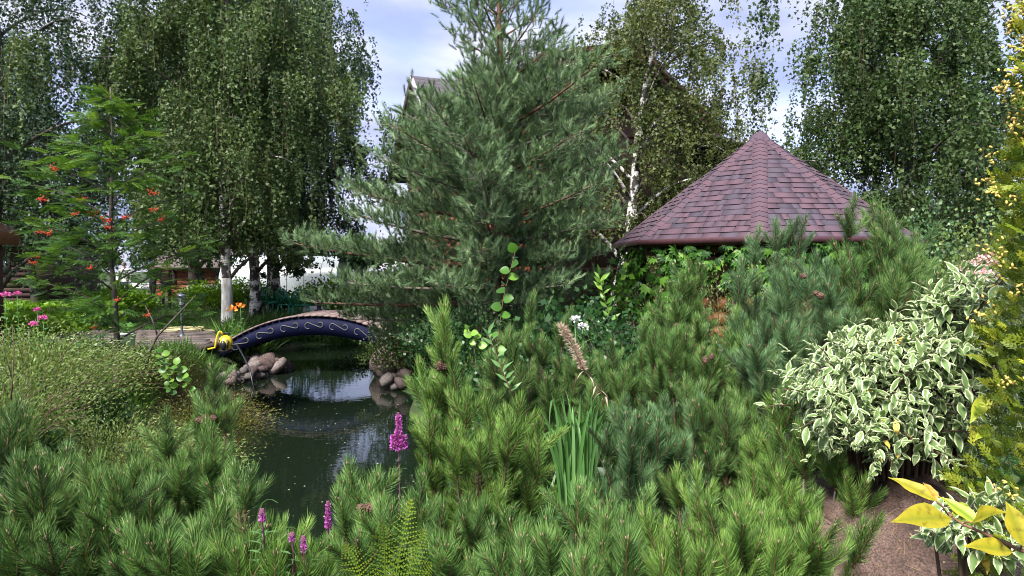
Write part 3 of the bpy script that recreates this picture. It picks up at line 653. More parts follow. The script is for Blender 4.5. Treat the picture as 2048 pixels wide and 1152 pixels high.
# ------------------------------------------------------------------ hose, sprayer, bucket, stakes
hosem = plain('pale_hose', (.42, .38, .20), .5)
x, y, _ = at(362, 600, 16.6); mb = MB(); P = []
for i in range(90): a = i*.21; r = .30+.07*math.sin(i*.13)+.05*math.sin(i*.7); P.append((x+r*1.3*math.cos(a)+.05*(i/90), y+r*math.sin(a), .055+.0009*i))
for i in range(14): P.append((x+.5+.06*i, y+.1+.05*math.sin(i), .055))
mb.tube(P, .014, 6); o = mb.build('garden_hose', hosem, None, True, loc=(x, y, 0)); tag(o, 'pale yellow garden hose coiled on the paving behind the lantern', 'hose')
def pump():
    x, y, _ = at(451, 680, 13.9); z = gz1(x, y); z = max(z, -.1); root = thing('garden_pump', (x, y, z), 'yellow and black garden pump with yellow hose at the bridge end', 'pump'); root.scale = (.82, .82, .82)
    yl = plain('yellow_plastic', (.55, .42, .02), .35, var=.12); bk = plain('black_plastic', (.012, .012, .014), .4)
    mb = MB(); mb.lathe([(.02, .0), (.13, .02), (.165, .12), (.165, .22), (.12, .31), (.05, .36), (0, .36)], 14); mb.build('tank', yl, root, True)
    mb = MB(); mb.lathe([(.10, -.04), (.15, -.02), (.15, .04), (.1, .045)], 12); mb.build('base_ring', bk, root)
    mb = MB(); mb.blob((0, -.15, .14), (.075, .05, .11)); mb.build('motor_cover', bk, root, True)
    mb = MB(); mb.tube([(-.06, 0, .35), (-.05, 0, .41), (.05, 0, .41), (.06, 0, .35)], .014, 6); mb.build('handle', bk, root, True)
    for s_ in (-.045, .045): mb = MB(); mb.box((s_*2.2, -.14, .17), (.035, .03, .2)); mb.build('side_rib', bk, root)
    mb = MB(); mb.tube(bez((-.04, -.05, .38), (-.13, -.1, .60), (-.20, -.1, .08), 10).tolist()+[(-.35, -.15, .05)], .022, 8); mb.build('hose', yl, root, True)
pump()
mb = MB(); a = at(462, 690, 13.7); a2 = at(480, 700, 13.3); b1 = at(500, 740, 12.9); c1 = at(508, 768, 12.6)
mb.tube([a, at(474, 690, 13.5), a2, at(488, 715, 13.1), b1, c1+np.array((0, 0, -.1))], .016, 6); tag(mb.build('suction_hose', plain('black_rubber', (.01, .012, .016), .4), None, True, loc=tuple(a)), 'black suction hose running from the yellow pump into the pond', 'hose')
def bucket():
    x, y, _ = at(253, 690, 12.6); z = gz1(x, y); root = thing('bucket', (x, y, z), 'white plastic bucket with broad leaves, beside the rowan trunk', 'bucket')
    wh = plain('white_plastic', (.62, .62, .60), .5, var=.12)
    mb = MB(); mb.lathe([(0, 0), (.11, 0), (.15, .33), (.165, .335), (.165, .355), (.14, .355), (.135, .3), (0, .3)], 16); mb.build('pot', wh, root, True)
    for i in range(7):
        a = i*.9; mb = MB(); P = bez((0, 0, .3), (.08*math.cos(a), .08*math.sin(a), .5), (.24*math.cos(a), .24*math.sin(a), .48+.1*random.random()), 5); V = []
        for k, p in enumerate(P): w = [.01, .06, .085, .06, .003][k]; s_ = np.array((-math.sin(a), math.cos(a), 0))*w; V += [p-s_, p+s_]
        mb.add(V, np.array([(2*k, 2*k+1, 2*k+3, 2*k+2) for k in range(4)]), t=.3+.1*i); mb.build('leaf', G['iris'], root, True)
bucket()
for j, (px, py, h, lb) in enumerate([(50, 690, .40, 'shorter of the two black stakes in the bed by the pink phlox'), (59, 690, .52, 'taller of the two black stakes in the bed by the pink phlox')]):
    x, y, _ = at(px, py, 11); z = .0; mb = MB(); mb.tube([(0, 0, -.1), (0, 0, h)], .017, 8); mb.tube([(0, 0, h), (0, 0, h+.02)], .024, 8); o = mb.build('garden_stake', plain('stake_%d' % j, (.01, .011, .014), .5), None, True); o.location = (x, y, z); tag(o, lb, 'stake', 'black stakes in the bed')

# ------------------------------------------------------------------ green plastic chairs
grn = plain('green_plastic', (.008, .19, .10), .3, var=.1)
def chair(px, d, rz, label):
    x, y, _ = at(px, 600, d); root = thing('garden_chair', (x, y, gz1(x, y)), label, 'chair', 'green plastic garden chairs', rz)
    mb = MB(); mb.box((0, 0, .42), (.44, .42, .025)); mb.box((0, -.21, .395), (.44, .02, .06)); mb.build('seat', grn, root)
    for i in range(6):
        u = -.17+i*.068; mb = MB(); mb.tube([(u, .20, .44), (u*1.05, .25, .62), (u*1.1, .29, .82-.25*u*u*4)], [.014, .014, .014], 4); mb.build('back_slat', grn, root)
    mb = MB(); mb.tube([(-.23, .19, .42), (-.24, .25, .65), (-.2, .29, .8), (0, .31, .88), (.2, .29, .8), (.24, .25, .65), (.23, .19, .42)], .022, 6); mb.build('back_frame', grn, root, True)
    for s_ in (-1, 1):
        mb = MB(); mb.tube([(s_*.25, .22, .62), (s_*.28, 0, .64), (s_*.27, -.18, .62), (s_*.25, -.21, .42)], .022, 6); mb.build('armrest', grn, root, True)
        for q in (-1, 1): mb = MB(); mb.tube([(s_*.21, q*.19, .42), (s_*.26, q*.26, 0)], [.03, .022], 5); mb.build('leg', grn, root)
chair(578, 21.5, 2.6, 'green plastic garden chair nearest the thick birch, seen from its side')
chair(603, 21.0, 3.3, 'green plastic garden chair with its back turned, beside the white stone')
chair(541, 23, .9, 'green plastic garden chair half hidden between two birch trunks')
x, y, _ = at(626, 600, 21.3); o = bpy.data.objects.new('boulder', SM[2].copy()); C.objects.link(o); o.data.materials[0] = plain('pale_stone', (.55, .54, .5), .8); o.location = (x, y, .28); o.scale = (.28, .25, .18); tag(o, 'rounded white stone right of the green garden chairs', 'boulder')
mb = MB(); mb.lathe([(0, 0), (.28, 0), (.33, .05), (.30, .2), (0, .22)], 10); o = mb.build('flower_mound', G['lime'], None, True); o.location = (x, y, 0); tag(o, 'low lime-green plant mound under the white stone', 'plant')
def statuette():
    x, y, _ = at(638, 600, 20.6); root = thing('garden_figurine', (x, y, 0), 'little black and white garden figurine right of the green chairs', 'figurine')
    bk = plain('figurine_black', (.012, .012, .014), .4); wh = plain('figurine_white', (.6, .6, .6), .4)
    mb = MB(); mb.lathe([(.0, 0), (.11, 0), (.13, .15), (.10, .30), (.05, .36), (.07, .40), (.065, .46), (.02, .50), (0, .50)], 12); mb.build('body', bk, root, True)
    mb = MB(); mb.blob((0, -.075, .16), (.07, .06, .13)); mb.build('belly', wh, root, True)
statuette()

# ------------------------------------------------------------------ people
def person(x, y, J, Edge, colz, label, rz=0, hairc=(.03, .02, .015)):
    z = gz1(x, y); me = bpy.data.meshes.new('person'); me.from_pydata([j[:3] for j in J], Edge, []); o = bpy.data.objects.new('person', me); C.objects.link(o)
    o.location = (x, y, z); o.rotation_euler = (0, 0, rz)
    sk = o.modifiers.new('skin', 'SKIN'); 
    for i, j in enumerate(J):
        r = j[3]; rx, ry = (r if isinstance(r, tuple) else (r, r)); me.skin_vertices[0].data[i].radius = (rx, ry); me.skin_vertices[0].data[i].use_root = (i == 0)
    sb = o.modifiers.new('sub', 'SUBSURF'); sb.levels = 2; sb.render_levels = 2; sk.use_smooth_shade = True
    m, nt, b = mat('clothes_'+label[:8]); t = node(nt, 'ShaderNodeTexCoord'); s_ = node(nt, 'ShaderNodeSeparateXYZ'); nt.links.new(t.outputs['Object'], s_.inputs[0])
    mr = node(nt, 'ShaderNodeMath', operation='MULTIPLY'); mr.inputs[1].default_value = .5; nt.links.new(s_.outputs['Z'], mr.inputs[0])
    r = node(nt, 'ShaderNodeValToRGB'); r.color_ramp.interpolation = 'CONSTANT'; e = r.color_ramp.elements
    while len(e) < len(colz): e.new(.5)
    for q, (p, c) in zip(e, colz): q.position = p/2; q.color = (*c, 1)
    nt.links.new(mr.outputs[0], r.inputs[0]); nt.links.new(r.outputs[0], b.inputs['Base Color']); b.inputs['Roughness'].default_value = .8
    me.materials.append(m); tag(o, label, 'person')
    hd = J[4]; skin = plain('skin_'+label[:6], (.42, .24, .17), .5, var=.08)
    mb = MB(); mb.blob((hd[0], hd[1]+.012, hd[2]+.035), (.083, .10, .10)); mb.build('hair', plain('hair_'+label[:6], hairc, .7), o, True)
    for s2 in (-1, 1): mb = MB(); mb.blob((hd[0]+s2*.032, hd[1]-.088, hd[2]+.005), (.011, .008, .009)); mb.build('eye', G['bud'] if 0 else plain('eye_'+label[:5]+str(s2), (.02, .015, .012), .3), o, True)
    mb = MB(); mb.blob((hd[0], hd[1]-.10, hd[2]-.02), (.013, .02, .022)); mb.build('nose', skin, o, True)
    return o
def stand_joints(turn=0, arm=.25, step=.08):
    J = [(0, 0, .96, (.15, .10)), (0, 0, 1.15, (.13, .09)), (0, 0, 1.38, (.16, .10)), (0, 0, 1.50, (.055, .055)), (0, -.02, 1.63, (.082, .095)),
         (-.19, 0, 1.42, .058), (-.25, -.02, 1.14, .045), (-.22, -arm, .98, .036), (-.2, -arm-.08, .94, .035),
         (.19, 0, 1.42, .058), (.25, -.02, 1.14, .045), (.23, -arm*.6, .94, .036), (.22, -arm*.6-.07, .88, .035),
         (-.09, 0, .86, .095), (-.10, -.02+step, .48, .065), (-.11, step, .09, .045), (-.12, step-.14, .045, .045),
         (.09, 0, .86, .095), (.10, -.03-step*.4, .48, .065), (.11, -step*.4, .09, .045), (.13, -step*.4-.14, .045, .045)]
    E = [(0, 1), (1, 2), (2, 3), (3, 4), (2, 5), (5, 6), (6, 7), (7, 8), (2, 9), (9, 10), (10, 11), (11, 12), (0, 13), (13, 14), (14, 15), (15, 16), (0, 17), (17, 18), (18, 19), (19, 20)]
    return J, E
J, E = stand_joints(); xx = at(333, 600, 27)
person(xx[0], 27, J, E, [(0, (.012, .012, .016)), (.94, (.06, .025, .02)), (1.47, (.40, .22, .16))], 'person standing on the lawn in maroon top and black trousers behind the lantern', .5)
J, E = stand_joints(arm=.30, step=.1); xx = at(306, 600, 28.5)
person(xx[0], 28.5, J, E, [(0, (.015, .014, .018)), (1.0, (.02, .022, .035)), (1.47, (.35, .2, .15))], 'person in dark clothes and blue cap standing left of the maroon top', -.4, (.02, .04, .20))
J, E = stand_joints(arm=.2, step=.02); xx = at(249, 600, 30)
person(xx[0], 30, J, E, [(0, (.02, .03, .08)), (.94, (.62, .62, .62)), (1.47, (.50, .25, .2))], 'person in white shirt seen past the rowan trunk', .3, (.22, .17, .14))

# ------------------------------------------------------------------ log house
def house():
    ox, oy = at(856, 160, 25)[0], 25.0; rz = R_(24)
    root = thing('log_house', (ox, oy, 0), 'two-storey log house with brown gabled roofs behind the pine', 'house', None, rz)
    log = rough_mat('house_log', (.10, .032, .016), (.22, .075, .035), 6, .5, .3, .01, (1, 1, 1)); brown = plain('house_trim', (.075, .028, .025), .5)
    barge = plain('pale_bargeboard', (.42, .40, .48), .6, var=.1); soff = plain('soffit', (.035, .018, .018), .7); rf = rough_mat('roof_shingle', (.055, .050, .062), (.12, .108, .13), 30, .85, .4, .01)
    glass, nt, b = mat('window_glass'); b.inputs['Base Color'].default_value = (.02, .025, .03, 1); b.inputs['Roughness'].default_value = .05
    stone = rough_mat('plinth_stone', (.30, .28, .29), (.48, .46, .46), 8)
    Lx = 9.0; hw = 2.75; zw = 5.0
    # core walls (behind the logs)
    q = MB(); q.box((Lx/2, 0, zw/2+.2), (Lx-.3, 2*hw-.7, zw-.4)); q.build('wall', soff, root)
    lm = MB(); lm.tube([(0, 0, 0), (1, 0, 0)], .13, 10, cap=True); lme = lm.mesh('log', log, True)
    def wall_logs(p0, p1, z0, z1):
        d = np.array(p1)-np.array(p0); Ld = np.hypot(*d); a = math.atan2(d[1], d[0]); z = z0+.12; k = 0
        while z < z1:
            o = put('log', lme, root, (p0[0]-math.cos(a)*.2, p0[1]-math.sin(a)*.2, z)); o.rotation_euler = (0, 0, a); o.scale = (Ld+.4, 1, 1); z += .235; k += 1
    wall_logs((.15, -hw+.3), (Lx, -hw+.3), .5, zw); wall_logs((.15, hw-.3), (.15, -hw+.3), .62, zw)
    q = MB(); q.box((Lx/2, 0, .24), (Lx+.1, 2*hw-.35, .52)); q.build('plinth', stone, root)
    # roof of the left wing: ridge along x
    zr = 7.87; ov = .55; ye = hw+.35; zee = zr-(ye)*.98
    for s_ in (-1, 1):
        q = MB(); n = np.array((0, s_*.7, .7)); V = [(-ov, 0, zr), (Lx, 0, zr), (Lx, s_*ye, zee), (-ov, s_*ye, zee)]; V2 = [(v[0], v[1], v[2]-.16) for v in V]
        q.add(V+V2, [(0, 1, 2, 3), (7, 6, 5, 4), (0, 3, 7, 4), (1, 5, 6, 2), (3, 2, 6, 7)]); panel = q.build('roof', [rf], root)
        if s_ < 0:
            nr = 20; sl = math.hypot(ye, zr-zee)
            for r in range(nr):
                t0, t1 = r/nr, (r+1)/nr; q = MB(); y0_, z0_ = s_*ye*t0, zr-(zr-zee)*t0; y1_, z1_ = s_*ye*t1, zr-(zr-zee)*t1
                q.add([(-ov, y0_, z0_+.02), (Lx, y0_, z0_+.02), (Lx, y1_, z1_+.05), (-ov, y1_, z1_+.05), (-ov, y1_, z1_+.01), (Lx, y1_, z1_+.01)], [(0, 1, 2, 3)[::-1], (3, 2, 5, 4)[::-1]]); q.build('shingle_row', rf, panel)
        q = MB(); q.add([(-ov-.06, 0, zr+.06), (-ov, 0, zr+.06), (-ov, s_*ye, zee+.06), (-ov-.06, s_*ye, zee+.06), (-ov-.06, 0, zr-.24), (-ov, 0, zr-.24), (-ov, s_*ye, zee-.24), (-ov-.06, s_*ye, zee-.24)],
                        [(0, 1, 2, 3), (0, 3, 7, 4), (1, 5, 6, 2), (4, 7, 6, 5), (3, 2, 6, 7)]); q.build('bargeboard', barge if s_ < 0 else brown, root)
    q = MB(); q.add([(.25, -hw, zw), (.25, hw, zw), (.25, 0, zr-.15)], [(0, 1, 2)]); 
    q.add([(.3, -hw, zw), (.3, hw, zw), (.3, 0, zr-.15)], [(2, 1, 0)]); q.build('gable_wall', brown, root)
    # front wing: ridge runs towards the pond
    xc = 4.9; hb = 3.3; yf = -5.0; zr2 = 8.3; yb = .5
    q = MB(); q.box((xc, (yf+1+0)/2-.3, 3.2), (2*hb-1.2, abs(yf)-1.2, 6)); q.build('wing_wall', soff, root)
    wall_logs((xc-hb+.6, yf+1.0), (xc+hb-.6, yf+1.0), .5, 6.0); wall_logs((xc-hb+.6, -1.9), (xc-hb+.6, yf+1.0), .6, 6.0)
    q = MB(); q.add([(xc-hb+.6, yf+1.02, 6.0), (xc+hb-.6, yf+1.02, 6.0), (xc, yf+1.02, zr2-.2), (xc-hb+.6, yf+1.3, 6.0), (xc+hb-.6, yf+1.3, 6.0), (xc, yf+1.3, zr2-.2)], [(0, 1, 2), (5, 4, 3), (0, 2, 5, 3), (1, 4, 5, 2)]); q.build('wing_gable', brown, root)
    for s_ in (-1, 1):
        ze2 = zr2-hb*(.25 if s_ < 0 else .72)
        V = [(xc, yf, zr2), (xc, yb, zr2), (xc+s_*hb, yb, ze2), (xc+s_*hb, yf, ze2)]; V2 = [(v[0], v[1], v[2]-.18) for v in V]
        q = MB(); q.add(V+V2, [(0, 1, 2, 3), (7, 6, 5, 4), (0, 3, 7, 4), (1, 5, 6, 2), (3, 2, 6, 7)]); q.build('roof', rf, root)
        for dz, dy in ((.05, 0), (-.2, .05)):
            q = MB(); h = .22; q.add([(xc, yf-.06+dy, zr2+dz), (xc+s_*hb, yf-.06+dy, ze2+dz), (xc+s_*hb, yf-.06+dy, ze2+dz-h), (xc, yf-.06+dy, zr2+dz-h), (xc, yf-.01+dy, zr2+dz), (xc+s_*hb, yf-.01+dy, ze2+dz), (xc+s_*hb, yf-.01+dy, ze2+dz-h), (xc, yf-.01+dy, zr2+dz-h)],
                                 [(0, 1, 2, 3), (7, 6, 5, 4), (0, 4, 5, 1), (3, 2, 6, 7)]); q.build('bargeboard', brown, root)
    # lean-to roof on the right
    q = MB(); q.add([(xc+2.2, yf-.8, 5.6), (xc+7, yf-.8, 4.8), (xc+7, 1, 4.8), (xc+2.2, 1, 6.6), (xc+2.2, yf-.8, 5.45), (xc+7, yf-.8, 4.65), (xc+7, 1, 4.65), (xc+2.2, 1, 6.4)], [(0, 1, 2, 3), (7, 6, 5, 4), (0, 4, 5, 1), (1, 5, 6, 2)]); q.build('porch_roof', rf, root)
    q = MB(); q.box((xc+4.4, -2.2, 2.4), (4.4, 5.2, 4.8)); q.build('side_wall', brown, root)
    def window(x, y, z, w, h, nx_, nz_, ax=0):
        M_ = Matrix.Rotation(ax, 3, 'Z'); f = MB(); t = .09
        for (cx_, cz_, sx, sz) in ((0, h/2, w+2*t, t), (0, -h/2, w+2*t, t), (-w/2-t/2, 0, t, h), (w/2+t/2, 0, t, h)): f.box((cx_, 0, cz_), (sx, .10, sz))
        for i in range(1, nx_): f.box((-w/2+i*w/nx_, 0, 0), (.05, .06, h-t))
        for i in range(1, nz_): f.box((0, 0, -h/2+i*h/nz_), (w, .055, .05))
        wo = f.build('window', brown, root); wo.location = (x, y, z); wo.rotation_euler = (0, 0, ax)
        g = MB(); g.box((0, .035, 0), (w, .015, h-.02)); g.build('pane', glass, wo)
    window(xc-1.4, yf+.84, 2.05, .75, 1.2, 2, 2); window(xc-.35, yf+.84, 2.05, 1.0, 1.2, 2, 2); window(xc+1.3, yf+.84, 2.05, 1.0, 1.2, 2, 2)
    window(xc+.2, yf+.84, 6.1, .8, 1.0, 2, 2); window(3.5, -hw+.14, 2.1, 1.1, 1.2, 2, 2); window(xc+1.2, yf+.84, 6.1, .8, 1.0, 2, 2)
house()

# ------------------------------------------------------------------ things far behind
def shed(px, d, w, dep, h, col, label, roofc, rz=0, logs=False, win=1, name='shed'):
    x, y, _ = at(px, 600, d); root = thing(name, (x, y, 0), label, 'building', None, rz)
    wm = rough_mat(name+'_wall%d' % px, tuple(v*.7 for v in col), tuple(v*1.2 for v in col), 7, .8, .3); rm = rough_mat(name+'_roof%d' % px, tuple(v*.7 for v in roofc), tuple(v*1.2 for v in roofc), 9, .8, .3)
    q = MB(); q.box((0, 0, h/2), (w, dep, h)); wl = q.build('wall', wm, root)
    nb = int(h/.22)
    for k in range(nb): q = MB(); q.box((0, -dep/2-.012, .12+k*.22), (w+.02, .03, .19)); q.build('wall_plank', wm, wl)
    q = MB(); q.add([(-w/2-.3, -dep/2-.5, h-.1), (w/2+.3, -dep/2-.5, h-.1), (w/2+.3, 0, h+.9), (-w/2-.3, 0, h+.9), (-w/2-.3, dep/2+.5, h-.1), (w/2+.3, dep/2+.5, h-.1),
                     (-w/2-.3, -dep/2-.5, h-.22), (w/2+.3, -dep/2-.5, h-.22), (w/2+.3, 0, h+.78), (-w/2-.3, 0, h+.78), (-w/2-.3, dep/2+.5, h-.22), (w/2+.3, dep/2+.5, h-.22)],
                    [(0, 1, 2, 3), (3, 2, 5, 4), (7, 6, 9, 8), (8, 9, 10, 11), (0, 6, 7, 1), (0, 3, 9, 6), (3, 4, 10, 9), (1, 7, 8, 2), (2, 8, 11, 5)]); q.build('roof', rm, root)
    gl = plain(name+'_pane%d' % px, (.03, .035, .04), .1); fr = plain(name+'_frame%d' % px, (.05, .02, .015), .6)
    for i in range(win):
        cx_ = -w/2+(i+.5)*w/win; q = MB(); q.box((cx_, -dep/2-.05, h*.62), (.8, .06, .7)); wo = q.build('window', fr, root)
        for s_ in (-.2, .2): q = MB(); q.box((cx_+s_, -dep/2-.085, h*.62), (.34, .02, .6)); q.build('pane', gl, wo)
shed(425, 40, 4.2, 4, 1.7, (.17, .06, .035), 'low red-brown timber cabin seen between the birch trunks', (.10, .08, .075), 0, win=3, name='cabin')
shed(20, 34, 5.5, 5, 2.6, (.05, .03, .025), 'dark brown timber shed at the far left behind the trees', (.06, .05, .05), 0, win=2)
0 and shed(255, 46, 6, 5, 2.2, (.11, .085, .075), 'grey-brown shed far behind the rowan tree', (.10, .08, .08), 0, win=2, name='outbuilding')
def neighbour():
    x, y = -9.6, 13.1; root = thing('garden_hut', (x, y, 0), 'brown hut roof corner cut off by the left edge', 'hut')
    br = plain('hut_brown', (.20, .09, .045), .6); dk = plain('hut_wall', (.06, .035, .025), .7)
    q = MB(); q.box((-1.1, 0, 1.0), (2.0, 2.0, 2.0)); q.build('wall', dk, root)
    q = MB(); q.add([(-3, -1.3, 3.7), (.05, -1.3, 2.15), (.05, 1.3, 2.15), (-3, 1.3, 3.7), (-3, -1.3, 3.45), (.0, -1.3, 1.9), (.0, 1.3, 1.9), (-3, 1.3, 3.45)], [(0, 1, 2, 3), (7, 6, 5, 4), (0, 4, 5, 1), (1, 5, 6, 2), (2, 6, 7, 3)]); q.build('roof', br, root)
neighbour()
def greenhouse():
    x, y, _ = at(575, 600, 37); root = thing('greenhouse', (x, y, 0), 'pale translucent greenhouse behind the green garden chairs', 'greenhouse')
    gm, nt, b = mat('greenhouse_sheet'); b.inputs['Base Color'].default_value = (.45, .50, .50, 1); b.inputs['Roughness'].default_value = .3; b.inputs['Transmission Weight'].default_value = .15
    fm = plain('greenhouse_frame', (.55, .57, .58), .4); w = 5.6; h = 2.1; dep = 3.0
    npn = 7
    for i in range(npn):
        a = -w/2+i*w/npn; q = MB(); V = []
        pr = [(-dep/2, 0), (-dep/2, 1.1), (-dep/2*.75, 1.7), (-dep*.22, h), (dep*.22, h), (dep/2*.75, 1.7), (dep/2, 1.1), (dep/2, 0)]
        for (yy, z) in pr: V += [(a+.02, yy, z), (a+w/npn-.02, yy, z)]
        q.add(V, np.array([(2*k, 2*k+1, 2*k+3, 2*k+2) for k in range(len(pr)-1)])); q.build('sheet', gm, root)
    for i in range(npn+1):
        a = -w/2+i*w/npn; q = MB(); q.tube([(a, yy*1.01, z+.01) for (yy, z) in pr], .03, 4); q.build('frame_arch', fm, root)
greenhouse()
# white garden party tables and stacked boxes seen far behind
def table(px, d, w, label):
    x, y, _ = at(px, 600, d); root = thing('garden_table', (x, y, 0), label, 'table', 'white garden tables')
    wh = plain('table_white%d' % px, (.62, .62, .64), .6, var=.1)
    q = MB(); q.box((0, 0, .74), (w, .8, .04)); q.build('tabletop', wh, root); q = MB(); q.box((0, -.38, .6), (w*.98, .02, .24)); q.build('cloth_edge', wh, root)
    for a in (-1, 1):
        for b_ in (-1, 1): q = MB(); q.box((a*w*.45, b_*.33, .36), (.05, .05, .72)); q.build('leg', wh, root)
table(430, 33, 2.2, 'long white table in front of the red-brown cabin'); table(285, 36, 1.6, 'shorter white table seen through the rowan branches')
# low dark plank edging bed left
x, y, _ = at(112, 600, 19.5); mb = MB(); mb.box((0, 0, .07), (.9, .5, .14)); mb.box((0, 0, .20), (.95, .55, .04)); o = mb.build('planter_box', plain('planter_dark', (.025, .02, .02), .6)); o.location = (x, y, .2); tag(o, 'low dark wooden box on the lime ground cover left', 'planter')

# far tree belt
FT = [(-120, 52, 5.2), (60, 56, 4.6), (170, 50, 3.6), (330, 60, 4.2), (470, 56, 3.4), (620, 62, 3.6), (720, 50, 3.8), (850, 60, 5.5), (1560, 50, 5), (1700, 46, 5.2), (1840, 40, 4.6), (1960, 44, 5.8), (2120, 48, 7)]
FL = ['far beyond the dark shed at the left edge', 'beyond the gap between the leftmost birches', 'low in the gap left of the rowan crown', 'low behind the two standing people', 'behind the red-brown cabin', 'behind the greenhouse', 'between the greenhouse and the pine', 'hidden mostly by the big pine', 'behind the gazebo roof', 'behind the weeping birch trunk', 'right of the weeping birch trunk', 'behind the small right-hand birch', 'beyond the yellow thuja']
def leafy_ball(mb, c, r, n, ls, tb=0., flat=1.0):
    D = rdirs(n, -.5, 1); rad = rng.uniform(.55, 1.05, n)*(1+.18*np.sin(D[:, 0]*5+c[0])*np.sin(D[:, 2]*6+c[1])+.1*np.sin(D[:, 1]*9))
    P = D*rad[:, None]*np.array((r, r, r*flat))+np.array(c); nn = unit(D*.5+rng.normal(0, .7, (n, 3)))
    mb.realise(*LEAF4, frames(nn, roll=rng.uniform(0, 6, n)), P, t=np.clip(.45+tb+rng.normal(0, .2, n), 0, 1), sc=ls*rng.uniform(.6, 1.3, n))
for (px, d, h), lb in zip(FT, FL):
    x, y, _ = at(px, 600, d); root = thing('deciduous_tree', (x, y, 0), 'distant bushy tree '+lb, 'tree', 'distant trees round the garden')
    q = MB(); q.tube([(0, 0, 0), (.1, 0, h*.5), (0, .1, h*.8)], [.2, .14, .06], 7); q.build('trunk', G['darkbark'], root)
    q = MB()
    for k in range(7): leafy_ball(q, (random.uniform(-1.5, 1.5), random.uniform(-1, 1), h*random.uniform(.35, .78)), h*.28, 420, .26)
    q.build('crown', random.choice([G['birch'], G['birch_dark'], G['dark']]), root)
# ------------------------------------------------------------------ rowan
def rowan_leaf_t():
    V = []; F = []
    def lf(p, d, n, l, w):
        b = len(V); s_ = unit(np.cross(d, n)); V.extend([p, p+d*l*.45+s_*w, p+d*l, p+d*l*.45-s_*w]); F.append((b, b+1, b+2, b+3))
    n = np.array((0, 1., 0))
    for i in range(7):
        z = .18+i*.11; dr = -.10*(z**2)
        for s_ in (-1, 1): lf(np.array((0, dr, z)), unit((s_*.85, -.12, .5)), n, .30, .042)
    lf(np.array((0, -.1, .92)), unit((0, -.2, 1)), n, .32, .065)
    b = len(V); V.extend([(-.008, 0, 0), (.008, 0, 0), (.006, -.1, .95), (-.006, -.1, .95)]); F.append((b, b+1, b+2, b+3))
    return np.array(V, float), np.array(F)
RL = rowan_leaf_t()
NB = [0]
def berry_cluster_mesh(seed, m):
    r = np.random.default_rng(seed); mb = MB()
    oc = np.array([(1, 0, 0), (0, 1, 0), (-1, 0, 0), (0, -1, 0), (0, 0, 1), (0, 0, -1)], float); of = np.array([(0, 1, 4), (1, 2, 4), (2, 3, 4), (3, 0, 4), (1, 0, 5), (2, 1, 5), (3, 2, 5), (0, 3, 5)])
    n = 26; P = r.normal(0, 1, (n, 3))*np.array((.032, .032, .022)); mb.realise(oc*.0095, of, frames(rdirs(n)), P, t=r.random(n)); return mb.mesh('berry_cluster', m, True)
def rowan():
    d = 9.2; x, y, _ = at(232, 700, d); z0 = gz1(x, y); root = thing('rowan_tree', (x, y, z0), 'young rowan tree with orange-red berry clusters left of the lantern', 'tree')
    H = at(235, 175, d)[2]-z0; P = trunk_path((0, 0, -.1), (-.03, 0, H), 16, .07); q = MB(); q.tube(P, np.linspace(.045, .008, 16), 8, jit=.05); q.build('trunk', G['darkbark'], root, True)
    red = leaf_mat('rowan_berry', [(.40, .012, .008), (.56, .03, .012), (.60, .08, .025)], .0, .3); bm = [berry_cluster_mesh(i, red) for i in range(4)]
    lp = []; ld = []
    nb = 34
    for i in range(nb):
        f = .20+.78*i/nb; az = i*2.399; wl = np.interp(f, [.2, .35, .5, .62, .75, .85, 1], [.95, 1.15, 1.1, 1.0, .7, .45, .15]); b0 = np.array([np.interp(f*15, range(16), P[:, k]) for k in range(3)])
        o = np.array((math.cos(az), math.sin(az)*.8, 0)); Lb = wl*rng.uniform(.75, 1.1); B = bez(b0, b0+o*Lb*.5+(0, 0, Lb*.35), b0+o*Lb+(0, 0, Lb*.40), 7)
        q = MB(); q.tube(B, np.linspace(.016-.008*f, .004, 7), 5); q.build('branch', G['darkbark'], root, True)
        for k in range(int(18+30*Lb)):
            t = rng.uniform(.25, 1); p = np.array([np.interp(t*6, range(7), B[:, c]) for c in range(3)])+rng.normal(0, .07, 3)*(.5+Lb)
            a = az+rng.normal(0, .9); lp.append(p); ld.append((math.cos(a), math.sin(a), rng.uniform(-.35, .5)))
    lp = np.array(lp); ld = unit(ld); n = len(lp); q = MB(); upv = unit(np.stack((rng.normal(0, .35, n), rng.normal(0, .35, n), np.ones(n)), 1))
    X = unit(np.cross(upv, ld)); Yv = np.cross(ld, X)
    q.realise(*RL, np.stack((X, Yv, ld), 2), lp, t=np.clip(.45+rng.normal(0, .2, n)+.10*(lp[:, 2]-1.5), 0, 1), sc=rng.uniform(.17, .26, n)); q.build('crown', G['rowan'], root)
    for (px, py) in [(151, 428), (187, 426), (185, 432), (308, 420), (325, 438), (106, 337), (82, 398), (80, 465), (98, 467), (76, 514), (66, 526), (182, 536), (86, 400), (250, 435), (216, 455), (305, 386), (212, 440), (297, 630), (190, 655), (320, 588), (235, 600), (160, 400), (168, 397)]:
        p = at(px, py, d-random.uniform(.15, .7)); put('berry_cluster', bm[NB[0] % 4], root, tuple(p-np.array((x, y, z0))), frames(rdirs(1, .5, 1))[0], random.uniform(.6, 1.0))
rowan()

LEAFN = ([(0, 0, 0), (.22, .05, .6), (0, 0, 1.5), (-.22, .05, .6)], [(0, 1, 2, 3)])
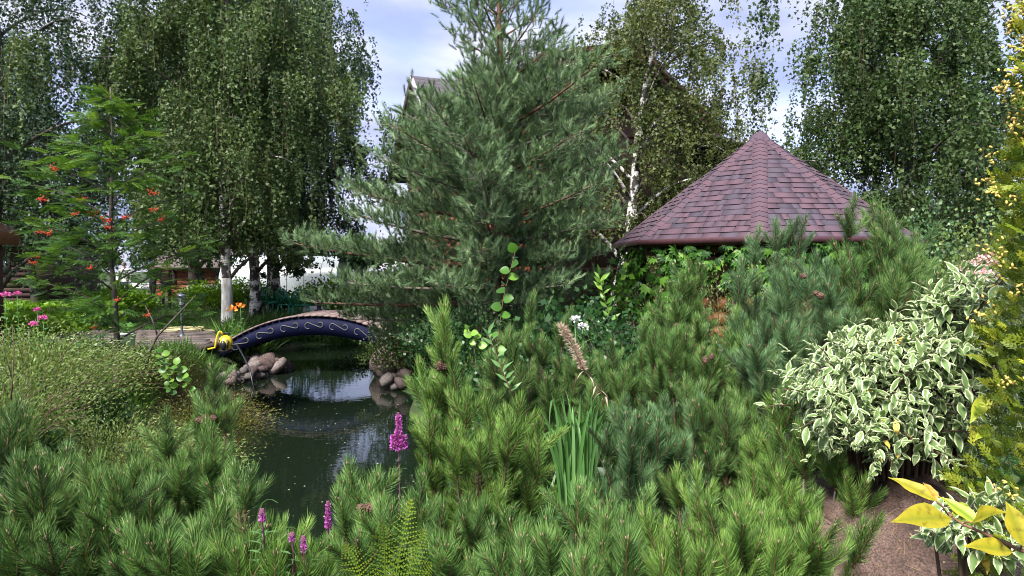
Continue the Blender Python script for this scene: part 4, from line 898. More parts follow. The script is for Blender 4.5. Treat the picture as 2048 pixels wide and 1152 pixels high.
# ------------------------------------------------------------------ bushes of small leaves
def bush(px, d, w, h, n, label, m, ls=.03, depth=None, cat='shrub', name='shrub', group=None, arch=.5, tb=0, sprays=None, z=None, xyz=None, upright=.2, dens=1.):
    if xyz: x, y = xyz
    else: x, y, _ = at(px, 600, d)
    z0 = gz1(x, y) if z is None else z; root = thing(name, (x, y, z0), label, cat, group); dp = depth or w
    n = int(n*(1.7 if ls < .04 else 1.1)); ls = ls*(.72 if ls < .04 else 1)
    ns = sprays or int(70*w*dp*4)+30; K = max(4, n//ns)
    az = rng.uniform(0, 2*PI, ns); rr = np.sqrt(rng.random(ns)); sx = np.cos(az)*rr*w/2; sy = np.sin(az)*rr*dp/2
    top = h*np.sqrt(np.clip(1-rr**2*.85, .05, 1))*rng.uniform(.6, 1.08, ns)*(1+.18*np.sin(sx*4+px)*np.sin(sy*3.3))
    b0 = np.stack((sx*.45, sy*.45, np.full(ns, -.02)), 1); tip = np.stack((sx+np.cos(az)*arch*.25, sy+np.sin(az)*arch*.25, top), 1); mid = np.stack((sx*.7, sy*.7, top*(.75+arch*.4)), 1)
    t = rng.uniform(.30, 1, (ns, K))[..., None]
    P = (1-t)**2*b0[:, None]+2*t*(1-t)*mid[:, None]+t*t*tip[:, None]+rng.normal(0, .05*min(w, 1.5), (ns, K, 3))*np.array((1, 1, .8))
    T = 2*(1-t)*(mid-b0)[:, None]+2*t*(tip-mid)[:, None]; T = unit(T)
    D = unit(T*.9+rng.normal(0, .40 if ls < .03 else .65, T.shape)+np.array((0, 0, upright))).reshape(-1, 3); P = P.reshape(-1, 3); nn = len(P)
    st = np.repeat(rng.normal(0, .16, ns), K); q = MB()
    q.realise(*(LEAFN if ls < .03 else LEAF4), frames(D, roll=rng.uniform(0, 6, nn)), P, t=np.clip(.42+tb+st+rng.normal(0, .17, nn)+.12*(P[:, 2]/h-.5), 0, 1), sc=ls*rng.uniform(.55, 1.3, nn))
    q.build('foliage', m, root)
    q = MB()
    for i in range(0, ns, max(1, ns//60)): q.tube(bez(b0[i], mid[i], tip[i], 5), [.008, .006, .005, .003, .002], 3, cap=False)
    tag(q.build('stems', G['twig'], root), kind='stuff')
    return root
GS = 'small-leaved shrubs on the left bank'
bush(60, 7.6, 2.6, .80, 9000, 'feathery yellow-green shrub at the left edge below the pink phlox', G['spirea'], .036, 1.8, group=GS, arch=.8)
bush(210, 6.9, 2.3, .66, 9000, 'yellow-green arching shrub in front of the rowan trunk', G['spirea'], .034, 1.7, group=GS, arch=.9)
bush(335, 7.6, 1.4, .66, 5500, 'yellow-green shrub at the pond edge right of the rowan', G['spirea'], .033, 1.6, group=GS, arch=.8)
bush(410, 9.6, 1.7, .72, 6000, 'russet-tipped small shrub below the paved path, beside the yellow pump', G['russet'], .036, 1.3, group=GS)
bush(330, 10.2, 1.5, .66, 4500, 'russet shrub between the rowan trunk and the lantern foot', G['russet'], .036, 1.0, group=GS)
bush(130, 5.4, 2.0, .62, 8000, 'low grey-green shrub just behind the left front pines', G['spirea'], .027, 1.4, group=GS, tb=-.12, arch=.9)
bush(300, 5.6, 1.7, .55, 7500, 'lowest yellow-green shrub near the leaning pine shoots', G['spirea'], .026, 1.3, group=GS, tb=-.02, arch=.9)
bush(-20, 6.2, 1.6, .7, 5000, 'yellow-green shrub cut by the left edge', G['spirea'], .030, 1.2, group=GS, tb=-.1)
0 and bush(430, 7.4, .9, .52, 2400, 'small shrub hanging over the pond stones on the left bank', G['russet'], .028, .9, group=GS)
bush(120, 10.5, 2.2, .40, 3600, 'green perennial bed round the two black stakes', G['dark'], .05, 1.4, name='perennial_bed', cat='plant', tb=.15)
GL = 'lime-green bushes behind the birches'
bush(235, 24.5, 2.6, .85, 2600, 'bright lime bush right of the standing people', G['lime'], .10, 1.5, group=GL)
bush(420, 25.5, 2.4, 1.0, 2600, 'bright lime bush between the shaded birch and the limewashed birch', G['lime'], .09, 1.2, group=GL)
bush(487, 26.6, 2.0, 1.15, 2200, 'bright lime bush between the two foremost white birches', G['lime'], .08, 1.2, group=GL)
bush(650, 23.0, 2.2, 1.1, 2200, 'lime bush behind the garden figurine', G['lime'], .09, 1.2, group=GL, tb=-.1)
bush(545, 24, 1.5, .9, 1200, 'dark low bush at the foot of the thick cracked birch', G['dark'], .08, 1.2)
bush(700, 15.6, 1.3, .62, 2600, 'green bank shrub beneath the pine at the far pond edge', G['dark'], .05, 1.1, tb=.1)
bush(815, 12.8, 1.5, 1.0, 5200, 'yellow-tinged shrub under the lower pine branches', G['spirea'], .04, 1.2, tb=-.18)
bush(925, 10.6, 1.8, .95, 4200, 'leafy green shrub at the pond bank right of the boulders', G['dark'], .05, 1.4)
bush(955, 8.2, 1.3, .78, 4200, 'round-leaved dark green shrub behind the tall central pine shoots', G['dark'], .042, 1.1, tb=.06)
bush(1150, 9.0, 1.4, 1.05, 2200, 'large-leaved dark creeper bush left of the birch foot', G['dark'], .085, 1.2)
bush(1085, 6.6, 1.3, .85, 3000, 'green undergrowth shrub behind the dried flower spike', G['dark'], .05, 1.1)
bush(1240, 7.2, 1.6, .95, 3200, 'light green undergrowth shrub below the gazebo creeper', G['dark'], .05, 1.2, tb=.14)
bush(1450, 8.6, 2.0, 1.35, 4200, 'yellow-green conifer-like shrub in front of the gazebo wall', G['spirea'], .035, 1.4, tb=-.1)
bush(1480, 5.2, 1.6, 1.05, 3600, 'dark undergrowth between the right-hand pines', G['dark'], .045, 1.3, tb=-.1)
bush(1700, 5.6, 2.0, 1.25, 3600, 'dark undergrowth behind the tallest pine on the right', G['dark'], .05, 1.4, tb=-.15)
bush(1900, 14.0, 3.0, 2.6, 4200, 'bluish-green tall shrub beyond the tallest pine, by the right edge', G['mugo_c'], .07, 1.6)
bush(1960, 10.0, 1.8, 2.2, 3600, 'pale green airy shrub between the pines and the yellow thuja', G['spirea'], .05, 1.2, tb=-.05)
bush(2080, 16.0, 3.0, 3.4, 4200, 'tall dark shrub at the right edge behind the thuja', G['dark'], .09, 1.6)
bush(1840, 18.0, 3.4, 2.6, 4200, 'broad dark bush beneath the weeping birch', G['dark'], .09, 1.8, tb=-.1)
bush(1640, 19.0, 2.6, 2.4, 2600, 'dark bush just behind the right of the gazebo', G['dark'], .09, 1.6, tb=-.1)
bush(1330, 19.0, 2.6, 2.6, 2800, 'olive bush between the log house and the gazebo', G['birch_olive'], .07, 1.6)
bush(880, 21.5, 2.4, 1.3, 2200, 'green shrub at the corner of the log house', G['dark'], .08, 1.4)

# ground cover and grass
def scatter(name, n, fn, tmpl, m, label, cat, sc, zoff=0, tilt=.35, tb=0):
    P = fn(n); n = len(P); D = unit(np.stack((rng.normal(0, tilt, n), rng.normal(0, tilt, n), np.ones(n)), 1)); q = MB()
    q.realise(*tmpl, frames(D, up=(0, 1, 0), roll=rng.uniform(0, 6.28, n)), P, t=np.clip(.42+tb+rng.normal(0, .2, n), 0, 1), sc=sc*rng.uniform(.5, 1.3, n)); return tag(q.build(name, m), label, cat, kind='stuff')
BL = (np.array([(-.035, 0, 0), (.035, 0, 0), (-.028, .10, .5), (.028, .10, .5), (0, .42, .95)]), np.array([(0, 1, 3, 2), (2, 3, 4, 4)]))
BL = (BL[0], np.array([(0, 1, 3), (0, 3, 2), (2, 3, 4)]))
def area(px0, px1, d0, d1, keep=None):
    def f(n):
        y = np.sqrt(rng.uniform(d0**2, d1**2, n)); px = rng.uniform(px0, px1, n); x = (px-1024)/FPX*y; k = pond_sd(x, y) > .05
        k &= ~((x > -9.6) & (x < -5.75) & (y > 13.5) & (y < 17.1)); k &= ~((x > .3) & (x < 6.5) & (y > 17.6) & (y < 19.6))
        x, y = x[k], y[k]; return np.stack((x, y, gz(x, y)), 1)
    return f
def shore(lo, hi, y0, y1, x0=-8, x1=2):
    def f(n):
        x = rng.uniform(x0, x1, n*8); y = rng.uniform(y0, y1, n*8); s_ = pond_sd(x, y); k = (s_ > lo) & (s_ < hi); x, y = x[k][:n], y[k][:n]; return np.stack((x, y, gz(x, y)), 1)
    return f
scatter('lawn_grass', 26000, area(-60, 760, 12, 30), BL, G['grass'], 'green lawn grass round the birches', 'grass', .17, tilt=.5, tb=.1)
scatter('lawn_grass', 7000, area(760, 1500, 12, 26), BL, G['grass'], 'lawn grass in front of the log house', 'grass', .16, tilt=.5)
scatter('bank_grass', 9000, shore(.0, .7, 15.4, 20.6), BL, G['grass'], 'long arching grass on the far pond bank', 'grass', .42, tilt=.5, tb=0)
scatter('bank_grass', 3500, shore(.1, 1.0, 4, 14, -1.6, 1), BL, G['grass'], 'grass along the right pond bank', 'grass', .34, tilt=.5)
scatter('bank_grass', 4000, shore(.25, 1.2, 6, 13.4, -7, -3), BL, G['grass'], 'grass along the left pond bank', 'grass', .25, tilt=.5)
LT = (np.array([(0, 0, 0), (.5, 0, .25), (0, .1, .9), (-.5, 0, .25)]), np.array([(0, 1, 2, 3)]))
scatter('ground_cover', 9000, lambda n: (lambda P: P+np.stack((0*P[:, 0], 0*P[:, 0], rng.uniform(.02, .38, len(P))), 1))(area(-60, 250, 15.5, 24)(n)), LT, G['lime'], 'bright lime-green ground cover left of the rowan', 'ground cover', .13, tilt=1.1)
scatter('undergrowth', 9000, lambda n: (lambda P: P+np.stack((0*P[:, 0], 0*P[:, 0], rng.uniform(.0, .35, len(P))), 1))(area(850, 2100, 2.2, 9)(n)), LT, G['dark'], 'dark leafy undergrowth beneath the pines', 'undergrowth', .08, tilt=1.2)
scatter('undergrowth', 5000, lambda n: (lambda P: P+np.stack((0*P[:, 0], 0*P[:, 0], rng.uniform(.0, .25, len(P))), 1))(area(-60, 480, 3, 9)(n)), LT, G['dark'], 'dark leafy undergrowth on the left bank', 'undergrowth', .07, tilt=1.2)

# ------------------------------------------------------------------ creeper on the gazebo
def leaf_grid(l, w, fold=.12, droop=.2, nl=4, shape=None):
    """pointed leaf along Z, 2 halves, nl segments"""
    sh = shape or [0, .62, 1, .78, .3, 0]; t = np.linspace(0, 1, nl+1); ww = np.interp(t, np.linspace(0, 1, len(sh)), sh)*w/2; V = []; F = []
    for i in range(nl+1):
        z = t[i]*l; y = -droop*l*t[i]**2
        V += [(-ww[i], y+fold*ww[i]*2, z), (0, y, z), (ww[i], y+fold*ww[i]*2, z)]
    for i in range(nl): F += [(3*i, 3*i+1, 3*i+4, 3*i+3), (3*i+1, 3*i+2, 3*i+5, 3*i+4)]
    return np.array(V, float), np.array(F)
def creeper_leaf_mesh(k):
    mb = MB()
    for j, a in enumerate((-1.15, -.55, 0, .55, 1.15)):
        V, F = leaf_grid((.13, .155, .17, .155, .13)[j]*1.0, .072, .15, .25); c, s_ = math.cos(a), math.sin(a); V2 = V.copy(); V2[:, 0] = V[:, 0]*c+V[:, 2]*s_; V2[:, 2] = -V[:, 0]*s_+V[:, 2]*c
        mb.add(V2, F, t=.25+.16*k)
    return mb.mesh('leaf', G['vine'], True)
CL = [creeper_leaf_mesh(k) for k in range(4)]
def creeper():
    root = thing('creeper_vine', (gcx, gcy, 0), 'five-leaved green creeper draped on the gazebo front under the eave', 'climbing plant')
    cnt = 0; rest = MB(); LV = []
    for k, frac in ((7, 1.), (0, 1.), (6, 1.), (1, .6)):
        a, b = gcor[k]*.95, gcor[(k+1) % 8]*.95; e = b-a; n = unit(np.array(((a+b)[0], (a+b)[1], 0)))
        N_ = int(190*frac)
        for i in range(N_):
            u = random.random(); low = .95 if k in (7, 6) else .70
            dz = random.random()**1.2*low*(1+.35*math.sin(u*7+k)); p = a+e*u; z = 1.93-.10-dz
            p = np.array((p[0], p[1], z))+n*random.uniform(-.02, .16); LV.append((p, n))
    random.shuffle(LV)
    for i, (p, n) in enumerate(LV):
        dd = unit(np.array((0, 0, -.75))+n*.55+rng.normal(0, .35, 3)); f = frames(dd, up=n)[0]
        # face outwards: Y column towards the outside
        Yc = unit(n+rng.normal(0, .35, 3)+np.array((0, 0, .45))); Yc = unit(Yc-dd*Yc.dot(dd)); f = np.stack((np.cross(Yc, dd), Yc, dd), 1)
        if i < 290: put('leaf', CL[min(3, int(random.random()*4))], root, tuple(p), f, random.uniform(.7, 1.25))
        else:
            for a in (-1.1, -.5, 0, .5, 1.1):
                V, F = leaf_grid(.13, .065, .15, .25, 2); c, s_ = math.cos(a), math.sin(a); V2 = V.copy(); V2[:, 0] = V[:, 0]*c+V[:, 2]*s_; V2[:, 2] = -V[:, 0]*s_+V[:, 2]*c
                rest.add(V2@f.T+p, F, t=random.uniform(.1, .9))
    tag(rest.build('leaves', G['vine'], root, True), kind='stuff')
    for j in range(9):
        k = (7, 0, 6)[j % 3]; a, b = gcor[k]*.84, gcor[(k+1) % 8]*.84; p = a+(b-a)*random.random(); P = [(p[0]-0, p[1], 0)]
        for z in np.linspace(.3, 1.8, 7): P.append((p[0]+random.uniform(-.12, .12), p[1]+random.uniform(-.03, .03), z))
        q = MB(); q.tube(P, .010, 5); q.build('stem', G['twig'], root, True)
creeper()
bush(1222, 12.6, .9, 1.5, 700, 'creeper shoots dangling beside the white birch foot', G['vine'], .11, .5, cat='climbing plant', name='creeper_shoots', tb=-.05, upright=-.6)

# ------------------------------------------------------------------ dwarf mountain pines
def shoot_template(L, n, nl, w, seed, old=False):
    r = np.random.default_rng(seed); mb = MB(); V = []; F3 = []; T = []
    bend = r.uniform(-.03, .03, 2)
    def axis(z): f = z/L; return np.array((bend[0]*f*f, bend[1]*f*f, z))
    for i in range(n):
        f = (i+.5)/n; z = f*L; a = i*2.39996+r.uniform(-.3, .3); th = (.98-.52*f**1.5)*r.uniform(.75, 1.15) if not old else r.uniform(.7, 1.25)
        if f > .93: th *= .6
        o = np.array((math.cos(a), math.sin(a), 0)); d = o*math.sin(th)+np.array((0, 0, math.cos(th))); l = nl*r.uniform(.75, 1.08)*(1-.18*(f > .9))
        p = axis(z); s_ = unit(np.cross(d, r.normal(0, 1, 3)))*w/2; mid = p+d*l*.52; tip = p+d*l+np.array((0, 0, .16*l))-o*.05*l; b = len(V)
        V += [p-s_, p+s_, mid-s_*.9, mid+s_*.9, tip]; F3 += [(b, b+1, b+3), (b, b+3, b+2), (b+2, b+3, b+4)]
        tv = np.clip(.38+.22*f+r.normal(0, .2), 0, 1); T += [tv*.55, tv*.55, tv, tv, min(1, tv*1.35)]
    mb.add(np.array(V), np.array(F3), 0, np.array(T))
    Z = np.linspace(-.01, L, 6); mb.tube([axis(z) if z > 0 else (0, 0, z) for z in Z], np.linspace(.0036, .0020, 6), 6, 1)
    if not old:
        tp = axis(L)
        for (ox, oy, s_) in ((0, 0, .8), (.005, .003, .5), (-.004, .004, .5)): mb.blob(tp+np.array((ox, oy, .006*s_)), (.0036*s_, .0036*s_, .0105*s_), 2, seg=6, rings=4)
    return mb
SHOOT = {}
for key in ('a', 'b', 'c', 'd'):
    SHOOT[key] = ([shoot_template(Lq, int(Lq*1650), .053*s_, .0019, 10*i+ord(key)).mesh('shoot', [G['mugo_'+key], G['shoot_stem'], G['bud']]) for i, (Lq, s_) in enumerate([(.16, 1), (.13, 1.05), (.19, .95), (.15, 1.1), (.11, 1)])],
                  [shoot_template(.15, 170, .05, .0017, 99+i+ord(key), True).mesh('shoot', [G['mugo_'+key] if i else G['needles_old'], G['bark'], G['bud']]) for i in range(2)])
def cone_mesh():
    mb = MB(); mb.blob((0, 0, .018), (.013, .013, .02), seg=8, rings=6)
    for i in range(30): a = i*2.4; z = .003+i*.0011; r = .0135*math.sin(min(1, z/.036)*PI)**.5; mb.box((r*math.cos(a), r*math.sin(a), z), (.007, .006, .0035), rot=Matrix.Rotation(a, 3, 'Z'))
    return mb.mesh('cone', G['cone'])
CONE = cone_mesh()
GM = 'dwarf mountain pines of the front planting'
NS = [0]
def mugo(label, rootpt, leaders, key='a', fill=0, box=None, side=3, seg=3, cones=(), sc=1.0, fd=(0, .4), bare=0):
    """rootpt (px, d); leaders (px, py, d) tips; fill: extra leaders with tips in box (px0, py0, px1, py1) and depths box d + fd"""
    rx, ry, _ = at(rootpt[0], 900, rootpt[1]); rz_ = gz1(rx, ry); root = thing('dwarf_pine', (rx, ry, rz_), label, 'shrub', GM); org = np.array((rx, ry, rz_))
    tips = [tuple(t)+(1,) for t in leaders]
    for i in range(fill):
        d = rootpt[1]+random.uniform(*fd); tips.append((random.uniform(box[0], box[2]), random.uniform(box[1], box[3]), d, 0))
    new, old = SHOOT[key]; cnt = 0; per = 288//len(tips)
    for (px, py, d, hero) in tips:
        T = at(px, py, d)-org; T[2] = max(T[2], .12); b0 = np.array((T[0]*.12, T[1]*.12, 0)); Ln = np.linalg.norm(T)
        lean = np.array((T[0]*.22, T[1]*.22, 0)); lean = lean/max(1, np.linalg.norm(lean)/.35)
        ctl = np.array((T[0]*.80, T[1]*.80, T[2]*.45)) - lean*.1
        B = bez(b0, ctl, T, 25); segl = np.linalg.norm(np.diff(B, axis=0), axis=1); cum = np.concatenate([[0], np.cumsum(segl)]); tot = cum[-1]
        def pt(s): s = max(0, min(tot, s)); return np.array([np.interp(s, cum, B[:, k]) for k in range(3)])
        q = MB(); q.tube(B[:-3], np.linspace(.011+.004*Ln, .0026, 22), 6); q.build('branch', G['greybark'] if bare else G['bark'], root, True)
        s = tot; c0 = cnt
        for k in range(seg):
            me = random.choice(new) if k == 0 else (random.choice(new) if random.random() < (.15 if bare else .55) else random.choice(old)); ln = {0: .16}.get(0)
            ln = (max(v.co[2] for v in me.vertices[:1]) if False else LEN[me.name])*sc
            s0 = s-ln
            if s0 < .04: break
            if cnt-c0 >= per: break
            p0, p1 = pt(s0), pt(s); dr = unit(p1-p0); scl = sc*(1-.06*k)
            if not (bare and k > 0 and random.random() < .6): put('shoot', me, root, tuple(p0), frames(dr, roll=np.array([random.uniform(0, 6)]))[0], scl); cnt += 1
            nside = random.choice((side-1, side, side+1)) if hero or k == 0 else side-1
            a0 = random.uniform(0, 6)
            for j in range(max(0, nside)):
                if cnt-c0 >= per: break
                a = a0+j*2*PI/max(1, nside)+random.uniform(-.3, .3); fr = frames(dr)[0]; tl = random.uniform(.4, .85)
                sd = unit(fr[:, 2]*math.cos(tl)+(fr[:, 0]*math.cos(a)+fr[:, 1]*math.sin(a))*math.sin(tl)+np.array((0, 0, .25))); me2 = random.choice(new)
                put('shoot', me2, root, tuple(p0), frames(sd, roll=np.array([random.uniform(0, 6)]))[0], sc*random.uniform(.62, .95)); cnt += 1
            s = s0
    for (px, py, d) in cones:
        for j in range(random.choice((1, 2, 3))): p = at(px+random.uniform(-8, 8), py+random.uniform(-6, 6), d)-org; put('cone', CONE, root, tuple(p), frames(rdirs(1, .1, 1))[0], random.uniform(.7, 1.0))
    NS[0] += cnt
LEN = {}
for key in SHOOT:
    for i, me in enumerate(SHOOT[key][0]): LEN[me.name] = (.16, .13, .19, .15, .11)[i]
    for me in SHOOT[key][1]: LEN[me.name] = .15
mugo('dwarf pine in the bottom left corner with tall upright candles', (40, 2.2), [(8, 810, 2.25), (52, 832, 2.3), (115, 935, 2.1), (97, 945, 2.0), (30, 1070, 1.75), (62, 905, 2.5), (-40, 860, 2.2), (110, 1075, 1.7)], 'b', 14, (-80, 900, 200, 1130), fd=(-.4, .3))
mugo('dwarf pine second from the bottom left corner, dark slender shoots', (210, 2.3), [(188, 920, 2.2), (265, 930, 2.35), (128, 900, 2.5), (160, 1060, 1.8), (225, 1075, 1.75), (240, 1010, 2.0), (290, 1010, 2.1)], 'b', 14, (120, 930, 330, 1130), fd=(-.5, .3))
mugo('dwarf pine left of the pond with two cones on its highest shoot', (400, 2.9), [(328, 828, 2.6), (430, 730, 3.1), (455, 790, 3.1), (398, 795, 3.15), (430, 862, 2.7), (404, 852, 2.75), (262, 905, 2.6), (300, 925, 2.5), (350, 920, 2.4)], 'a', 16, (250, 890, 440, 1060), cones=[(415, 838, 3.05), (432, 842, 3.0)], fd=(-.6, 0))
mugo('dwarf pine in the lower left with bright leaning shoots over the water', (420, 2.0), [(495, 945, 2.2), (345, 1040, 1.75), (415, 1020, 2.0), (322, 1090, 1.6), (278, 1110, 1.55), (375, 1105, 1.6), (455, 960, 2.25)], 'a', 14, (250, 1050, 440, 1150), fd=(-.4, .2), cones=[(325, 1052, 1.9)])
mugo('bright dwarf pine at the bottom, left of the single purple spike', (560, 1.9), [(553, 1045, 1.75), (500, 1085, 1.7), (470, 1110, 1.6), (590, 1110, 1.7), (545, 1120, 1.55)], 'd', 12, (450, 1090, 660, 1180), fd=(-.35, .2))
mugo('small dwarf pine whose top stands before the dark water', (715, 2.2), [(712, 925, 2.35), (735, 975, 2.3), (690, 1000, 2.1), (720, 1070, 1.8), (770, 1010, 2.3), (745, 950, 2.45)], 'a', 12, (660, 1020, 800, 1160), cones=[(728, 1020, 2.1)], fd=(-.4, .2))
mugo('tall dwarf pine right of the pond with long leaning leader', (960, 2.7), [(885, 612, 2.75), (912, 712, 2.7), (850, 725, 2.8), (930, 790, 2.6), (850, 820, 2.6), (865, 755, 2.75), (985, 800, 2.6), (1030, 800, 2.5), (910, 865, 2.4), (1085, 855, 2.5), (1015, 850, 2.4), (960, 880, 2.4)], 'd', 14, (880, 840, 1110, 1040), side=3, seg=4, cones=[(880, 742, 2.7), (912, 1055, 2.3)], fd=(-.5, .2))
mugo('dwarf pine at the bottom centre right of the yellow fern', (900, 2.1), [(830, 950, 2.2), (950, 1010, 2.0), (870, 1010, 2.0), (1045, 1050, 1.9), (990, 1100, 1.7), (900, 1090, 1.75), (860, 1080, 1.8)], 'a', 14, (820, 1000, 1070, 1160), fd=(-.4, .2))
mugo('dwarf pine at the bottom centre with dark tilted candles', (1160, 2.0), [(1155, 975, 2.1), (1185, 985, 2.2), (1240, 1030, 1.9), (1100, 1060, 1.75), (1290, 995, 2.1), (1225, 1010, 2.0), (1050, 1120, 1.6), (1170, 1110, 1.6)], 'a', 14, (1070, 1010, 1290, 1160), fd=(-.4, .2))
mugo('dwarf pine right of the blade-leaved clump with blue-green shoots', (1270, 2.9), [(1250, 800, 2.9), (1300, 830, 2.8), (1215, 860, 2.9), (1330, 800, 3.1), (1360, 880, 2.7), (1280, 900, 2.6), (1400, 800, 2.9)], 'c', 16, (1200, 830, 1440, 1000), fd=(-.5, .2))
mugo('dwarf pine in the back row left of the dried flower spike', (1050, 4.6), [(1060, 590, 4.7), (1130, 620, 4.7), (1020, 660, 4.6), (1090, 680, 4.5), (1040, 730, 4.3), (985, 720, 4.3), (1160, 700, 4.5)], 'b', 18, (960, 670, 1190, 800), seg=3, sc=1.25, fd=(-.4, .4))
mugo('dwarf pine in the back row right of the dried flower spike', (1240, 4.4), [(1225, 680, 4.4), (1290, 640, 4.5), (1200, 730, 4.3), (1270, 730, 4.2), (1320, 700, 4.2), (1180, 780, 4.0)], 'a', 18, (1160, 700, 1340, 830), seg=3, sc=1.2, fd=(-.4, .4), cones=[(1350, 655, 4)])
mugo('dwarf pine in the middle right with a forked candle below the creeper', (1390, 3.7), [(1375, 540, 3.9), (1400, 530, 3.9), (1355, 570, 3.9), (1310, 585, 4.0), (1435, 690, 3.5), (1355, 600, 3.8), (1400, 640, 3.6), (1470, 620, 3.7), (1340, 640, 3.8)], 'a', 18, (1300, 620, 1500, 800), seg=4, sc=1.1, cones=[(1418, 725, 3.4), (1350, 655, 3.7)], fd=(-.4, .3))
mugo('dwarf pine with two round cones standing before the gazebo wall', (1620, 3.2), [(1612, 545, 3.2), (1560, 560, 3.3), (1650, 530, 3.2), (1690, 630, 3.1), (1660, 570, 3.15), (1530, 640, 3.3), (1580, 560, 3.3), (1700, 700, 3.0), (1500, 680, 3.2)], 'c', 20, (1480, 620, 1740, 850), seg=4, cones=[(1612, 553, 3.15), (1641, 592, 3.1)], fd=(-.4, .3))
mugo('dwarf pine whose three candle tips overlap the gazebo eave', (1550, 4.1), [(1508, 458, 4.2), (1555, 445, 4.2), (1600, 438, 4.2), (1580, 450, 4.25), (1480, 520, 4.1), (1630, 510, 4.0)], 'c', 14, (1460, 530, 1660, 680), seg=5, side=2, sc=1.1, fd=(-.2, .4))
mugo('tallest dwarf pine with high candles right of the gazebo roof', (1740, 3.5), [(1697, 400, 3.6), (1742, 412, 3.65), (1778, 425, 3.6), (1800, 440, 3.5), (1720, 520, 3.4), (1850, 490, 3.6), (1790, 530, 3.4), (1860, 560, 3.5), (1690, 520, 3.5), (1830, 470, 3.7), (1765, 470, 3.5)], 'b', 24, (1680, 500, 1900, 720), seg=5, side=3, sc=1.15, fd=(-.3, .4))
mugo('low dwarf pine beside the dogwood with bare grey stems', (1590, 2.5), [(1560, 755, 2.5), (1610, 860, 2.35), (1540, 870, 2.4), (1680, 880, 2.4), (1600, 1000, 2.0), (1500, 870, 2.6), (1640, 800, 2.7), (1720, 960, 2.3), (1565, 960, 2.15)], 'd', 12, (1480, 880, 1700, 1080), seg=4, side=3, bare=1, fd=(-.3, .3))
mugo('dwarf pine at the bottom right with radiating bright rosettes', (1500, 2.0), [(1480, 985, 2.1), (1430, 1010, 2.0), (1520, 1080, 1.85), (1330, 1090, 1.7), (1390, 940, 2.3), (1350, 945, 2.4), (1725, 1050, 1.95), (1640, 1060, 1.9), (1460, 1100, 1.75)], 'd', 16, (1300, 980, 1640, 1130), seg=3, side=3, fd=(-.4, .2))
mugo('deep green dwarf pine filling the hollow left of the dogwood', (1430, 3.0), [(1400, 830, 2.9), (1460, 820, 3.0), (1500, 790, 3.1), (1420, 900, 2.7), (1380, 760, 3.2), (1540, 700, 3.3)], 'b', 18, (1360, 800, 1560, 960), seg=4, fd=(-.3, .3))
print('shoots', NS[0])

# ------------------------------------------------------------------ variegated dogwood
def varieg_mat():
    m, nt, b = mat('variegated_leaf'); a = node(nt, 'ShaderNodeAttribute', attribute_name='tint'); oi = node(nt, 'ShaderNodeObjectInfo')
    n = noise(nt, 60, 3); ad = node(nt, 'ShaderNodeMath', operation='MULTIPLY_ADD'); nt.links.new(n, ad.inputs[0]); ad.inputs[1].default_value = .5; nt.links.new(a.outputs['Fac'], ad.inputs[2])
    c = ramp(nt, ad.outputs[0], [(.0, (.07, .14, .045)), (.50, (.15, .25, .07)), (.60, (.20, .30, .09)), (.68, (.52, .57, .34)), (1, (.66, .70, .46))])
    nt.links.new(c, b.inputs['Base Color']); b.inputs['Roughness'].default_value = .5
    t = node(nt, 'ShaderNodeBsdfTranslucent'); nt.links.new(c, t.inputs[0]); mxs = node(nt, 'ShaderNodeMixShader'); mxs.inputs[0].default_value = .25; o = nt.nodes['Material Output']
    nt.links.new(b.outputs[0], mxs.inputs[1]); nt.links.new(t.outputs[0], mxs.inputs[2]); nt.links.new(mxs.outputs[0], o.inputs[0]); return m
VM = varieg_mat()
def varieg_template(l, w, droop, wave, seed, marg=.5):
    r = random.Random(seed); V = []; T = []; F = []; prof = [0.02, .55, .92, 1, .78, .42, .0]; nl = 6
    for i in range(nl+1):
        t = i/nl; z = t*l; ww = prof[i]*w/2; y = -droop*l*t**2
        for j, u in enumerate((-1, -marg, 0, marg, 1)):
            V.append((ww*u, y+abs(u)*ww*.28+wave*math.sin(t*9+j*1.7)*(abs(u) == 1), z)); T.append(.75+.1*r.random() if abs(u) == 1 else (.55 if i in (0, nl) else .12+.2*r.random()) if u else .15)
    for i in range(nl):
        for j in range(4): F.append((5*i+j, 5*i+j+1, 5*i+j+6, 5*i+j+5))
    return np.array(V), np.array(F), np.array(T)
VT = [varieg_template(.062, .026, .18, .0022, 1, .55), varieg_template(.052, .021, .40, .003, 2, .45), varieg_template(.068, .029, .05, .002, 3, .6), varieg_template(.045, .021, .25, .003, 4, .4)]
VMESH = []
for v, f, t in VT: q = MB(); q.add(v, f, 0, t); VMESH.append(q.mesh('leaf', VM, True))
YM = plain('withered_leaf', (.52, .36, .05), .6, var=.35, scale=60); q = MB(); q.add(VT[1][0], VT[1][1]); YLM = q.mesh('leaf', YM, True)
